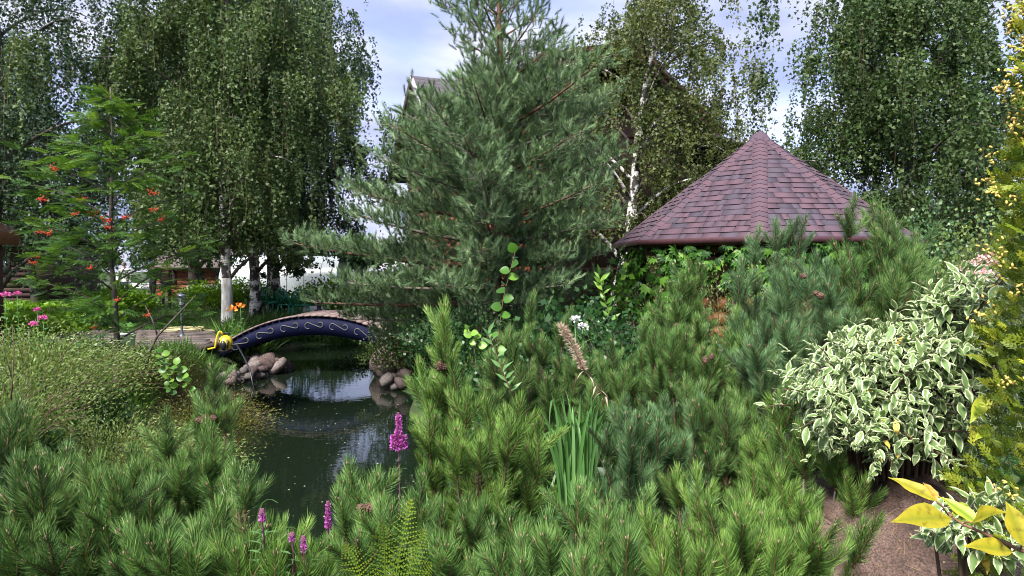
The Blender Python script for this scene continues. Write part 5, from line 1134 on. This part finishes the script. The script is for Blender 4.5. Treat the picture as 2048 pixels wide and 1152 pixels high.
def dogwood(label, cen, ell, ntw, phmin, nobj, name='variegated_dogwood', rootz=None, seedpts=None):
    c = np.array(cen); root = thing(name, (c[0], c[1], 0), label, 'shrub'); org = np.array((c[0], c[1], 0.)); rest = {i: [] for i in range(4)}; cnt = 0; allv = []
    for i in range(ntw):
        D = rdirs(1, -.55, 1)[0]
        if D[1] > .45: D[1] *= -.5; D = unit(D)
        f = random.uniform(.62, 1.08)*(1+.10*math.sin(D[0]*6)*math.sin(D[2]*7+1)); tip = c+D*np.array(ell)*f; base = c+D*np.array(ell)*f*.45+np.array((0, .1, -.08)); dr = unit(tip-base); dr = unit(dr+np.array((0, -.1, .25))); Lt = random.uniform(.14, .24)
        P = bez(base, (base+tip)/2+np.array((0, 0, .05)), tip, 6)
        if i % 3 == 0: q = MB(); q.tube([np.array((0, 0, .05)), (P[0]-org)*.8, *(P-org)], [.009, .006, .004, .004, .003, .003, .002, .0015], 5); q.build('branch', G['twig'], root, True)
        for k in range(6):
            t = 1-k*.17; p = np.array([np.interp(t*5, range(6), P[:, q_]) for q_ in range(3)]); X = frames(dr)[0]
            for s_ in ((0, 1) if k else (0, 1, 2)):
                a = k*PI/2*.9+s_*PI+random.uniform(-.3, .3); o = X[:, 0]*math.cos(a)+X[:, 1]*math.sin(a)
                ld = unit(dr*(.75 if k == 0 else .40)+o*(.45 if k == 0 else .95)+np.array((0, 0, -.12))+rng.normal(0, .15, 3))
                if s_ == 2: ld = unit(dr+rng.normal(0, .2, 3))
                Yv = unit(np.array((0, -.1, 1.5))+dr*.25+rng.normal(0, .35, 3)); Yv = unit(Yv-ld*Yv.dot(ld)); M = np.stack((np.cross(Yv, ld), Yv, ld), 1)
                allv.append((p+rng.normal(0, .006, 3), M, random.uniform(.5, 1.1)*(.7 if k == 0 else 1), random.randrange(4)))
    allv.sort(key=lambda q: -(q[2]/max(.5, np.linalg.norm(q[0]-np.array((0, 0, CAM_Z)))) - (0.0 if q[0][1] < c[1] else -9)) )
    allv.sort(key=lambda q: q[0][1])
    for j, (p, M, s_, v) in enumerate(allv):
        if j % 2 == 0 and cnt < nobj: put('leaf', VMESH[v] if random.random() > .03 else YLM, root, tuple(p-org), M, s_); cnt += 1
        else: rest[v].append((p-org, M, s_))
    q = MB()
    for v in rest:
        if rest[v]: q.realise(VT[v][0], VT[v][1], np.array([r[1] for r in rest[v]]), np.array([r[0] for r in rest[v]]), t=0., sc=np.array([r[2] for r in rest[v]]), tt=VT[v][2])
    tag(q.build('leaves', VM, root, True), kind='stuff')
dogwood('large cream-edged variegated dogwood in front of the thuja, right', at(1795, 800, 2.45), (.43, .38, .28), 310, 0, 290)
dogwood('upper spray of variegated dogwood beside the pink hydrangea', at(1930, 670, 2.35), (.19, .25, .23), 110, 0, 150)
dogwood('upper left spray of variegated dogwood reaching over the deep green pines', at(1765, 700, 2.5), (.17, .20, .10), 36, 0, 150)
dogwood('small variegated dogwood under the yellow-leaved twig, bottom right', at(1970, 1060, 1.75), (.13, .12, .10), 20, 0, 120)

# ------------------------------------------------------------------ boulders bottom right
bm, nt, b = mat('granite_red'); n1 = noise(nt, 7, 8); n2 = noise(nt, 160, 4)
mu = node(nt, 'ShaderNodeMixRGB', blend_type='MULTIPLY'); mu.inputs[0].default_value = 1; nt.links.new(ramp(nt, n1, [(.3, (.025, .016, .013)), (.5, (.070, .042, .034)), (.72, (.15, .105, .09))]), mu.inputs[1]); nt.links.new(ramp(nt, n2, [(.35, (.35, .35, .35)), (.65, (1.5, 1.45, 1.4))]), mu.inputs[2])
nt.links.new(mu.outputs[0], b.inputs['Base Color']); b.inputs['Roughness'].default_value = .85; bump(nt, b, n2, .6, .004)
def boulder(c, size, seed, label, m, sub=28):
    r = np.random.default_rng(seed); off = r.uniform(0, 9, 6); V = []; seg, ring = sub*2, sub
    for i in range(ring+1):
        for j in range(seg):
            th, ph = PI*i/ring, 2*PI*j/seg; v = np.array((math.sin(th)*math.cos(ph), math.sin(th)*math.sin(ph), math.cos(th)))
            k = 1+.13*math.sin(v[0]*2.3+off[0])*math.sin(v[1]*2.9+off[1])+.08*math.sin(v[2]*4+off[2]+v[0]*3)+.03*math.sin(v[0]*11+off[3])*math.sin(v[1]*9+off[4])+.012*math.sin(v[0]*31+v[2]*17)*math.sin(v[1]*27+off[5])
            V.append(v*k*np.array(size))
    F = [(i*seg+j, (i+1)*seg+j, (i+1)*seg+(j+1) % seg, i*seg+(j+1) % seg) for i in range(ring) for j in range(seg)]; q = MB(); q.add(V, np.array(F)); o = q.build('boulder', m, None, True); o.location = c; return tag(o, label, 'boulder')
p = at(1830, 1130, 2.35); boulder((p[0], p[1]+.12, .36), (.42, .42, .38), 3, 'big reddish granite boulder under the dogwood, bottom right', bm)
p = at(1640, 1150, 2.3); boulder((p[0], p[1], .30), (.20, .24, .30), 5, 'smaller pinkish granite boulder left of the big reddish one', bm)
p = at(1312, 1125, 2.3); boulder((p[0], p[1], .30), (.10, .14, .24), 8, 'pale grey rock glimpsed between pine rosettes at the bottom', rough_mat('pale_rock', (.16, .16, .18), (.34, .34, .36), 30, .85, .5, .01), 14)

# needles and bits of leaf lying on the two reddish boulders
def litter(c, size, n):
    D = rdirs(n, .35, 1); P = np.array(c)+D*np.array(size)*1.09; return P
P = litter(at(1830, 1130, 2.35)+np.array((0, .12, 0))*1.0, (.42, .42, .38), 1); p = at(1830, 1130, 2.35); DG = bpy.context.evaluated_depsgraph_get(); DG.update(); LP = []; LN = []
for i in range(900):
    o_ = Vector((p[0]+random.uniform(-.42, .30), p[1]+random.uniform(-.35, .3), 3.0)); px_, py_ = o_.x, o_.y
    for ob in [o for o in C.objects if o.name.startswith('boulder') and o.get('label', '').find('granite') > 0]:
        mi = Matrix.Translation(ob.location).inverted(); hit, loc, nor, _ = ob.ray_cast(mi@o_, Vector((0, 0, -1)))
        if hit: LP.append(np.array(ob.location+loc)+np.array((0, 0, .002))); LN.append(np.array(nor)); break
LP = np.array(LP); LN = np.array(LN); n = len(LP); tang = unit(np.cross(LN, rdirs(n))); q = MB(); h_ = n*2//3
q.realise([(-.0008, 0, 0), (.0008, 0, 0), (0, .002, .045)], [(0, 1, 2)], np.stack((np.cross(LN, tang), LN, tang), 2)[:h_], LP[:h_], t=rng.random(h_), sc=rng.uniform(.5, 1.2, h_))
q.realise([(-.3, 0, 0), (.3, .1, .1), (.2, 0, 1), (-.2, .15, .9)], [(0, 1, 2, 3)], np.stack((np.cross(LN, tang), LN, tang), 2)[h_:], LP[h_:], t=rng.random(n-h_), sc=rng.uniform(.003, .011, n-h_))
tag(q.build('leaf_litter', leaf_mat('litter', [(.03, .02, .012), (.12, .075, .04), (.26, .19, .10)], 0, .8)), 'fallen needles and brown leaf bits on the reddish boulders', 'litter', kind='stuff')

# ------------------------------------------------------------------ thuja at the right edge
def thuja_spray(seed):
    r = np.random.default_rng(seed); V = []; F = []
    def seg(p, d, l, w):
        b = len(V); s_ = unit(np.cross(d, (0, 1, 0)))*w; e = p+d*l; V.extend([p-s_, p+s_, e+s_*.7+np.array((0, .002, 0)), e-s_*.7]); F.append((b, b+1, b+2, b+3))
    for i in range(4):
        z = i*.013; seg(np.array((0, 0, z)), np.array((0, 0, 1.)), .010, .0022)
        for s_ in (-1, 1):
            a = unit((s_*.75, r.uniform(-.15, .15), .75)); L = .026*(1-i/6); p = np.array((0, 0, z))
            for k in range(2): seg(p+a*L*k/2, a, L/2*1.05, .0023)
            b2 = unit(a+np.array((s_*-.5, 0, .6))); seg(p+a*L*.4, b2, .013, .0019)
    return np.array(V, float), np.array(F)
def thuja():
    c = at(2172, 600, 1.75); root = thing('thuja', (c[0], c[1], 0), 'golden-green thuja with yellow cone clusters along the right edge', 'conifer'); q = MB()
    q.tube([(0, 0, 0), (0.02, 0, 1.2), (0, 0, 2.5)], [.05, .03, .01], 8); q.build('trunk', G['bark'], root, True)
    n = 5400; z = rng.uniform(.25, 2.35, n); a = rng.uniform(0, 2*PI, n)
    R0 = np.interp(z, [.2, .8, 1.2, 1.7, 2.1, 2.5], [.27, .26, .205, .17, .135, .06])*(1+.10*np.sin(z*17+a*2)+.07*np.sin(z*31))
    rr = R0*rng.uniform(.72, 1.04, n); P = np.stack((np.cos(a)*rr, np.sin(a)*rr, z), 1)
    D = unit(np.stack((np.cos(a)*.8, np.sin(a)*.8, np.full(n, .65)), 1)+rng.normal(0, .35, (n, 3))); q = MB(); g = rng.integers(0, 3, n)
    for k in range(3):
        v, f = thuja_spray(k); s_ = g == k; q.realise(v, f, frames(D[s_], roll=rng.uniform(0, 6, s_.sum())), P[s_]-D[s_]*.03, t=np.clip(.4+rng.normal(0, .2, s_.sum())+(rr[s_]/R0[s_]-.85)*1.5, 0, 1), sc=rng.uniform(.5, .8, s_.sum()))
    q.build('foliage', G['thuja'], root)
    q = MB(); n = 120; z = np.where(rng.random(n) < .6, rng.uniform(1.3, 2.3, n), rng.uniform(.75, 2.3, n)); a = rng.uniform(PI*.75, PI*1.7, n); R0 = np.interp(z, [.2, .8, 1.2, 1.7, 2.1, 2.5], [.27, .26, .205, .17, .135, .06])*(1+.10*np.sin(z*17+a*2)+.07*np.sin(z*31))*1.03
    C0 = np.stack((np.cos(a)*R0, np.sin(a)*R0, z), 1)
    for j in range(n):
        for k in range(random.randint(4, 13)): pp = C0[j]+rng.normal(0, .013, 3); q.blob(pp, (.0030, .0030, .0055), t=random.random(), seg=6, rings=4, rot=frames(rdirs(1, .2, 1))[0])
    tag(q.build('cones', G['thujacone'], root, True), kind='stuff')
thuja()

# ------------------------------------------------------------------ yellow-leaved twig, bottom right corner
def big_leaf(l, w, droop, fold, m, name='leaf', nl=8):
    V = []; F = []; T = []; prof = np.array([.03, .45, .82, 1, .98, .82, .55, .24, 0])
    for i in range(nl+1):
        t = i/nl; z = t*l; ww = prof[i]*w/2; y = -droop*l*t**2
        for u in (-1, -.5, 0, .5, 1): V.append((ww*u, y+abs(u)*ww*fold+.0015*math.sin(t*14+u*3)*abs(u), z)); T.append(.5+.3*abs(u) if u else .1)
    for i in range(nl):
        for j in range(4): F.append((5*i+j, 5*i+j+1, 5*i+j+6, 5*i+j+5))
    q = MB(); q.add(V, np.array(F), 0, np.array(T)); return q.mesh(name, m, True)
yl = leaf_mat('yellow_leaf', [(.22, .24, .015), (.36, .32, .015), (.48, .40, .035)], .4, .55, mottle=70); orl = leaf_mat('amber_leaf', [(.35, .2, .03), (.55, .32, .06), (.6, .4, .1)], .35, .5, mottle=90); gl_ = leaf_mat('yellowgreen_leaf', [(.14, .24, .02), (.30, .38, .03), (.5, .5, .06)], .4, .45)
def yellow_twig():
    d = 1.05; o = at(2100, 1075, 1.0); root = thing('yellow_leaved_twig', tuple(o), 'twig with large yellow leaves reaching in at the bottom right corner', 'branch')
    pts = [at(2110, 1125, 1.0), at(2040, 1100, 1.02), at(1975, 1070, 1.04), at(1925, 1048, 1.06), at(1895, 1028, 1.08)]; q = MB(); q.tube([p-o for p in pts], [.0032, .0028, .0024, .002, .0014], 6); q.build('stem', G['shoot_stem'], root, True)
    for (b0, tip, d0, d1, w, m, dr) in [((1902, 1036), (1797, 1034), 1.07, 1.03, .042, yl, .10), ((1872, 1002), (1786, 950), 1.08, 1.11, .022, yl, .15), ((1874, 1006), (1850, 958), 1.09, 1.13, .016, orl, .2), ((1966, 1056), (1884, 990), 1.05, 1.09, .022, gl_, .1),
                                        ((1945, 1046), (1984, 1010), 1.05, 1.01, .034, yl, .3), ((2026, 1103), (1940, 1086), 1.02, 1.0, .028, yl, .12), ((1990, 1076), (2012, 1064), 1.04, 1.0, .014, gl_, .2), ((2046, 1092), (2016, 1006), 1.0, 1.02, .034, yl, .05), ((1905, 1030), (1942, 1000), 1.07, 1.1, .02, gl_, .2)]:
        a, b = at(*b0, d0), at(*tip, d1); v = b-a; l = np.linalg.norm(v); ld = v/l; Yv = unit(np.array((-.1, -.62, .75))); Yv = unit(Yv-ld*Yv.dot(ld)); put('leaf', big_leaf(l*1.05, w, dr, .35, m), root, tuple(a-o), np.stack((np.cross(Yv, ld), Yv, ld), 1))
        q = MB(); k = min(range(5), key=lambda i: np.linalg.norm(pts[i]-a)); q.tube([pts[k]-o, (pts[k]+a)/2-o+np.array((0, 0, .003)), a-o], .0013, 5); q.build('leaf_stalk', G['shoot_stem'], root, True)
yellow_twig()
for (px, py, d, h) in [(1965, 735, 1.9, 1)]:
    o = at(1990, 790, 1.9); root = thing('green_leaf_sprig', tuple(o), 'plain green leaves between the dogwood and the thuja', 'branch')
    for (a0, b0, w) in [((1985, 735), (1950, 712), .03), ((1975, 790), (1950, 830), .035), ((1985, 785), (1965, 760), .03), ((1985, 850), (1960, 870), .03)]:
        a, b = at(*a0, 1.9), at(*b0, 1.86); v = b-a; l = np.linalg.norm(v); ld = v/l; Yv = unit(np.array((-.2, -.7, .6))); Yv = unit(Yv-ld*Yv.dot(ld)); put('leaf', big_leaf(l*1.3, w, .1, .3, gl_ if py < 800 else orl), root, tuple(a-o), np.stack((np.cross(Yv, ld), Yv, ld), 1))
    q = MB(); q.tube([at(2010, 900, 1.95)-o, at(1988, 800, 1.9)-o, at(1988, 730, 1.9)-o], .002, 5); q.build('stem', G['twig'], root, True)

# ------------------------------------------------------------------ purple loosestrife
pur = leaf_mat('loosestrife_petal', [(.26, .03, .28), (.48, .09, .50), (.66, .26, .66)], .35, .5); purc = plain('loosestrife_calyx', (.16, .05, .10), .7)
def loosestrife(px, top, bot, d, base_py, label, side=0):
    o = at(px, base_py, d+.05); root = thing('purple_loosestrife', tuple(o), label, 'flower', 'purple loosestrife stems by the water'); t_ = at(px, top, d)-o; b_ = at(px, bot, d)-o
    P = bez((0, 0, 0), (b_*.5+np.array((.01, 0, 0))), b_, 5).tolist()+[t_*1.0]; q = MB(); q.tube(P, [.003, .003, .0026, .0024, .0022, .0012], 5); q.build('stem', purc, root, True)
    def spike(a, b, r0, nm):
        n = int(np.linalg.norm(b-a)*2600)+25; q = MB(); f = rng.random(n)**1.15*.88; a_ = rng.uniform(0, 6.28, n); D = unit(np.stack((np.cos(a_), np.sin(a_), rng.uniform(-.1, .8, n)), 1)); P = a+(b-a)*f[:, None]+D*(r0*(1-f*.65)*rng.uniform(.4, 1, n))[:, None]
        q.realise(*LEAF4, frames(D, roll=rng.uniform(0, 6, n)), P, t=rng.random(n), sc=np.full(n, .0105*(d/2.6)**1.3)); q.build(nm, pur, root)
        q = MB(); ax = frames((b-a))[0]; n2 = 30; f2 = .7+.3*np.arange(n2)/n2; 
        for i in range(n2): aa = i*2.4; q.blob(a+(b-a)*f2[i]+(ax[:, 0]*math.cos(aa)+ax[:, 1]*math.sin(aa))*.003*(1.3-f2[i])*3, (.0018, .0018, .003), seg=5, rings=3)
        q.build('bud_tip', purc, root)
    spike(b_, t_, .0105*(d/2.6)**1.6, 'flower_spike')
    if side:
        for s_ in (-1, 1): e = b_+(t_-b_)*.35+np.array((s_*.018, 0, 0)); spike(b_+np.array((s_*.012, 0, -.01)), e, .014, 'side_spike')
    lm = leaf_grid(.05, .012, .1, .3, 3); q2 = MB(); q2.add(*lm, t=.6); lmm = q2.mesh('leaf', G['iris'], True)
    n = 8 if base_py-bot > 90 else 3
    for i in range(n):
        f = .15+.8*i/n; p = b_*f
        for s_ in (0, PI): a = i*1.57+s_; dd = unit((math.cos(a), math.sin(a), .5)); put('leaf', lmm, root, tuple(p), frames(dd, roll=np.array([random.uniform(-.4, .4)]))[0], random.uniform(.6, .9))
loosestrife(797, 825, 893, 2.6, 1080, 'tallest purple loosestrife in front of the water with two side spikes', 1)
loosestrife(656, 1002, 1060, 1.85, 1180, 'purple loosestrife spike before the dark water, left of the small pine', 0)
loosestrife(524, 1018, 1044, 1.62, 1140, 'short purple loosestrife head behind the bright bottom pine')
loosestrife(584, 1066, 1084, 1.6, 1160, 'tiny purple loosestrife head right of the bright bottom pine')
loosestrife(607, 1072, 1104, 1.6, 1170, 'low purple loosestrife with two brown tips near the bottom edge')

# ------------------------------------------------------------------ fern
def fern():
    o = at(790, 1180, 2.0); root = thing('fern', (o[0], o[1], 0), 'yellow-green fern at the bottom centre', 'fern'); org = np.array((o[0], o[1], 0))
    for (tx, ty, bx, by, d0, d1) in [(822, 1000, 785, 1190, 1.75, 1.78), (765, 1045, 770, 1200, 1.75, 1.7), (850, 1060, 800, 1210, 1.72, 1.68), (690, 1090, 740, 1230, 1.7, 1.7), (862, 1130, 800, 1250, 1.7, 1.62)]:
        a = at(bx, by, d0)-org; b = at(tx, ty, d1)-org; B = bez(a, a+(b-a)*.5+np.array((0, .03, .03)), b, 19); q = MB(); q.tube(B, np.linspace(.0018, .0006, 19), 4, cap=False); fr = q.build('frond', G['fern'], root)
        q = MB(); T = np.gradient(B, axis=0)
        for i in range(2, 19):
            f = i/18; L = .066*random.uniform(.9, 1.08)*(1-f)**.75*min(1, f*4)**.5+.003; dr = unit(T[i]); sv = unit(np.cross(dr, (0, -1, .4)))
            for s_ in (-1, 1):
                pd = unit(sv*s_+dr*random.uniform(.35, .6)+np.array((0, random.uniform(-.25, .1), random.uniform(-.15, .05)))); nn = max(3, int(L/.0065))
                for k in range(nn):
                    p = B[i]+pd*L*(k+.5)/nn; lw = .0030*(1-k/nn*.75)
                    for u in (-1, 1):
                        ld = unit(dr*u*.9+pd*.5); sd = pd*.0027; V = [p-sd, p+sd, p+ld*lw+sd*.5+np.array((0, -.001, 0)), p+ld*lw-sd*.4]; q.add(V, np.array([(0, 1, 2, 3)]), t=.35+.4*f+random.uniform(-.1, .1))
        q.build('pinnae', G['fern'], fr)
fern()

# ------------------------------------------------------------------ blade-leaved clump
def blades(label, cx, d, tips, basepy, w=.012, m='iris', name='daylily_clump'):
    o = at(cx, basepy, d); z = max(0, o[2]-.5); root = thing(name, (o[0], o[1], z), label, 'plant'); org = np.array((o[0], o[1], z))
    for (bx, mx_, my, tx, ty) in tips:
        a = at(bx, basepy, d+random.uniform(-.08, .12))-org; m_ = at(mx_, my, d+random.uniform(-.1, .1))-org; b = at(tx, ty, d+random.uniform(-.15, .1))-org; n = 9; B = bez(a, m_*1.6-(a+b)*.3, b, n); q = MB(); V = []
        sv = unit(np.array((1, random.uniform(-.8, .8), 0)))
        for k in range(n): ww = w/2*(1-(k/(n-1))**2.5)*(.6+.4*min(1, k/3))*random.uniform(.95, 1.05)+.0004; V += [B[k]-sv*ww, B[k]+np.array((0, .004, 0)), B[k]+sv*ww]
        F = [(3*k+j, 3*k+j+1, 3*k+j+4, 3*k+j+3) for k in range(n-1) for j in (0, 1)]; q.add(V, np.array(F), t=random.uniform(.3, .8)); q.build('leaf', G[m], root, True)
tips = []
for i in range(46):
    b = random.uniform(1118, 1190); sp = (b-1150)*1.3+random.uniform(-45, 45); ty = random.uniform(775, 870); tips.append((b, b+sp*.25, random.uniform(840, 880), b+sp, ty+abs(sp)*.3))
tips += [(1175, 1185, 860, 1205, 790), (1185, 1180, 800, 1215, 920), (1150, 1110, 780, 1098, 860), (1170, 1215, 850, 1230, 900), (1165, 1195, 875, 1225, 930)]
blades('clump of long arching green blade leaves in the middle of the pines', 1150, 3.4, tips, 1010, .017)
blades('few long grass blades at the lower left among the pines', 205, 2.1, [(205, 200, 970, 240, 1002), (212, 215, 960, 246, 992), (200, 205, 990, 222, 1010)], 1060, .008, name='grass_clump')
blades('single arching blade over the short purple flower', 520, 2.2, [(512, 515, 1005, 556, 1006), (520, 560, 1050, 605, 1068), (474, 500, 1060, 508, 1085)], 1120, .008, name='grass_clump')

# ------------------------------------------------------------------ dried flower spike, willow sprig, round-leaved sprig
def spike():
    o = at(1218, 800, 3.2); root = thing('dried_flower_spike', tuple(o), 'dried pinkish-beige feathery flower spike leaning left among the pines', 'flower'); m = leaf_mat('dried_plume', [(.28, .19, .15), (.48, .36, .29), (.62, .51, .44)], .2, .8)
    P = np.array([at(1218, 800, 3.2), at(1195, 775, 3.2), at(1165, 735, 3.2), at(1145, 690, 3.2), at(1122, 652, 3.2)])-o; q = MB(); q.tube(P, [.003, .003, .0028, .002, .001], 5); q.build('stem', G['twig'], root, True)
    q = MB(); n = 1100; f = rng.uniform(0, 1, n); idx = 1.9+f*2.1; B = np.stack([np.interp(idx, range(5), P[:, k]) for k in range(3)], 1); D = rdirs(n, -.2, 1); B += D*(.013+.008*np.sin(f*PI))[:, None]*rng.uniform(.2, 1, (n, 1))
    q.realise([(-.08, 0, 0), (.08, 0, 0), (0, .1, 1)], [(0, 1, 2)], frames(D, roll=rng.uniform(0, 6, n)), B, t=rng.random(n), sc=rng.uniform(.012, .022, n)); q.build('plume', m, root)
    lm = leaf_grid(.05, .008, .1, .6, 4); q = MB(); q.add(*lm, t=.4); lmm = q.mesh('withered_leaf', m, True)
    for i in range(14): f = i/13*2.0; p = np.array([np.interp(f, range(5), P[:, k]) for k in range(3)]); a = i*2.4; put('withered_leaf', lmm, root, tuple(p), frames((math.cos(a), math.sin(a), -.2))[0], random.uniform(.7, 1.2))
spike()
def sprig(name, label, pts, d, leafl, leafw, shape, n, m, cat='sapling', tb=.7):
    o = at(*pts[0], d); root = thing(name, tuple(o), label, cat); P = np.array([at(*p, d)-o for p in pts]); q = MB(); q.tube(P, np.linspace(.003, .0012, len(P)), 5); q.build('stem', G['shoot_stem'], root, True)
    V, F = leaf_grid(leafl, leafw, .12, .15, 6, shape); q = MB(); q.add(V, F, t=tb); me = q.mesh('leaf', m, True)
    for i in range(n):
        f = (.15+.85*i/(n-1))*(len(P)-1); p = np.array([np.interp(f, range(len(P)), P[:, k]) for k in range(3)]); a = i*2.4+random.uniform(-.3, .3); up = .9 if leafw < leafl*.4 else .2
        dd = unit((math.cos(a)*1.0, math.sin(a)*.6-.2, up if i < n-1 else 1.5)); Yv = unit(np.array((0, -.8, .6))+rng.normal(0, .25, 3)); Yv = unit(Yv-dd*Yv.dot(dd)); put('leaf', me, root, tuple(p), np.stack((np.cross(Yv, dd), Yv, dd), 1), random.uniform(.75, 1.15))
R5 = [0.05, .7, .97, 1, .9, .62, 0]
sprig('aspen_shoot', 'upright sprig with rounded light green leaves before the log house', [(990, 760), (998, 660), (1006, 600), (1018, 550), (1030, 505)], 3.9, .055, .052, R5, 13, G['vine'], tb=.35)
sprig('willow_shoot', 'upright willow sprig with narrow leaves right of the tallest front candle', [(1030, 800), (1012, 760), (995, 715), (975, 665)], 3.0, .055, .016, None, 22, G['iris'], tb=.7)
sprig('hazel_shoot', 'sprig with rounded leaves over the left bank shrubs', [(345, 800), (340, 770), (330, 735), (322, 705)], 5.6, .055, .05, R5, 18, G['vine'], tb=.45)
sprig('hazel_shoot', 'bright round-leaved sprig left of the pond stones', [(385, 790), (372, 765), (362, 745), (352, 730)], 5.6, .06, .055, R5, 12, G['vine'], tb=.55)
sprig('round_leaved_shoot', 'little round-leaved sprig left of the willow sprig', [(960, 700), (948, 675), (935, 660)], 4.4, .05, .045, R5, 8, G['vine'], tb=.9)
sprig('rowan_seedling', 'thin sprig with narrow leaves hanging beside the white birch foot', [(1225, 660), (1215, 620), (1205, 580), (1198, 552)], 8.5, .14, .05, None, 16, G['vine'], tb=.75)

# bare dark twig on the left, leaning young rowan stem
mb = MB(); o = at(290, 735, 8.4); mb.tube([o-o, at(300, 700, 8.4)-o, at(315, 672, 8.4)-o, at(345, 640, 8.4)-o, at(392, 590, 8.4)-o], [.018, .016, .013, .010, .004], 6); mb.tube([at(315, 672, 8.4)-o, at(305, 640, 8.4)-o, at(290, 610, 8.4)-o], [.010, .007, .003], 5)
s_ = mb.build('leaning_stem', G['darkbark'], None, True); s_.location = o; tag(s_, 'bare dark forked stem leaning right in front of the paved path', 'stem')
mb = MB(); o = at(22, 800, 5.2); mb.tube([o-o, at(25, 760, 5.2)-o, at(28, 700, 5.2)-o, at(24, 650, 5.2)-o], [.006, .005, .004, .002], 5); mb.tube([at(25, 760, 5.2)-o, at(8, 700, 5.2)-o, at(4, 660, 5.2)-o], [.004, .003, .002], 5)
s_ = mb.build('bare_twig', G['twig'], None, True); s_.location = o; tag(s_, 'thin bare forked twig at the left edge above the pines', 'stem')

# flowers: phlox, daylilies, hydrangea
pk = leaf_mat('phlox_petal', [(.45, .04, .30), (.70, .10, .48), (.80, .30, .62)], .3, .5); pale = leaf_mat('hydrangea_petal', [(.55, .26, .30), (.70, .45, .45), (.78, .64, .60)], .3, .6)
def head(mb, c, r, n, s_, fl=.7):
    D = rdirs(n, -.2, 1); mb.realise(*LEAF4, frames(unit(D+rng.normal(0, .5, (n, 3))), roll=rng.uniform(0, 6, n)), np.array(c)+D*np.array((r, r, r*fl))*rng.uniform(.6, 1, (n, 1)), t=rng.random(n), sc=np.full(n, s_))
def flower(name, px, py, d, r, m, label, group, ls, n=60, stem=.5, cat='flower'):
    p = at(px, py, d); zg = gz1(p[0], p[1]); h = p[2]-zg; root = thing(name, (p[0], p[1], zg), label, cat, group); q = MB(); q.tube([(0, 0, 0), (.02, 0, h*.5), (0, 0, h)], .005, 4); q.build('stem', G['iris'], root)
    q = MB(); head(q, (0, 0, h), r, n, ls); q.build('flower_head', m, root)
    q = MB(); nn = 14; z = np.linspace(.15, .9, nn)*h; a = np.arange(nn)*2.4; D = unit(np.stack((np.cos(a), np.sin(a), np.full(nn, .4)), 1)); q.realise(*LEAF4, frames(D), np.stack((0*z, 0*z, z), 1), t=.5, sc=np.full(nn, .10 if r > .03 else .05)); q.build('leaves', G['iris'], root)
GP = 'pink phlox heads in the left bed'
for (px, py, d, r, lb) in [(10, 591, 11, .07, 'brightest magenta phlox head at the far left edge'), (34, 588, 11, .04, 'small pale phlox head right of the brightest magenta one'), (86, 637, 10, .05, 'lilac-pink phlox head right of the black stakes'), (67, 649, 9.6, .04, 'magenta phlox head just below the lilac-pink one'), (74, 620, 10.6, .03, 'faded phlox head above the lilac-pink one')]: flower('phlox', px, py, d, r, pk, lb, GP, .03)
GH = 'pink hydrangea heads behind the dogwood'
for (px, py, d, r, lb) in [(1975, 530, 3.0, .06, 'pale pink hydrangea head nearest the thuja'), (1942, 540, 3.1, .055, 'pale hydrangea head left of the one by the thuja'), (1945, 562, 2.9, .045, 'pinker hydrangea head just over the dogwood top'), (1970, 558, 2.9, .05, 'light hydrangea head beside the dogwood top, by the thuja'), (1908, 605, 2.7, .022, 'small deep pink head among the dogwood leaves'), (1905, 622, 2.7, .014, 'smallest deep pink bud below the deep pink head'), (1855, 595, 3.6, .035, 'whitish hydrangea head between pine and dogwood'), (1830, 588, 3.7, .025, 'small whitish hydrangea head in the pine shade')]:
    flower('hydrangea', px, py, d, r, pale if r > .023 else pk, lb, GH, .013, 110)
org_ = leaf_mat('daylily_petal', [(.6, .12, .02), (.75, .22, .03), (.8, .35, .06)], .3, .5)
GD = 'orange daylily flowers by the white birch'
for (px, py, lb) in [(464, 619, 'paler orange daylily in front of the limewashed birch foot'), (481, 613, 'redder orange daylily right of the paler one')]: flower('daylily', px, py, 14.5, .06, org_, lb, GD, .08, 14)
whf = plain('white_petal', (.75, .75, .75), .6, var=.05)
for (px, py, lb) in [(1165, 655, 'white flower head behind the back-row pines'), (1150, 640, 'second, smaller white flower behind the back-row pines')]: flower('white_flower', px, py, 5.2, .035, whf, lb, 'white flowers in the undergrowth', .02, 50)
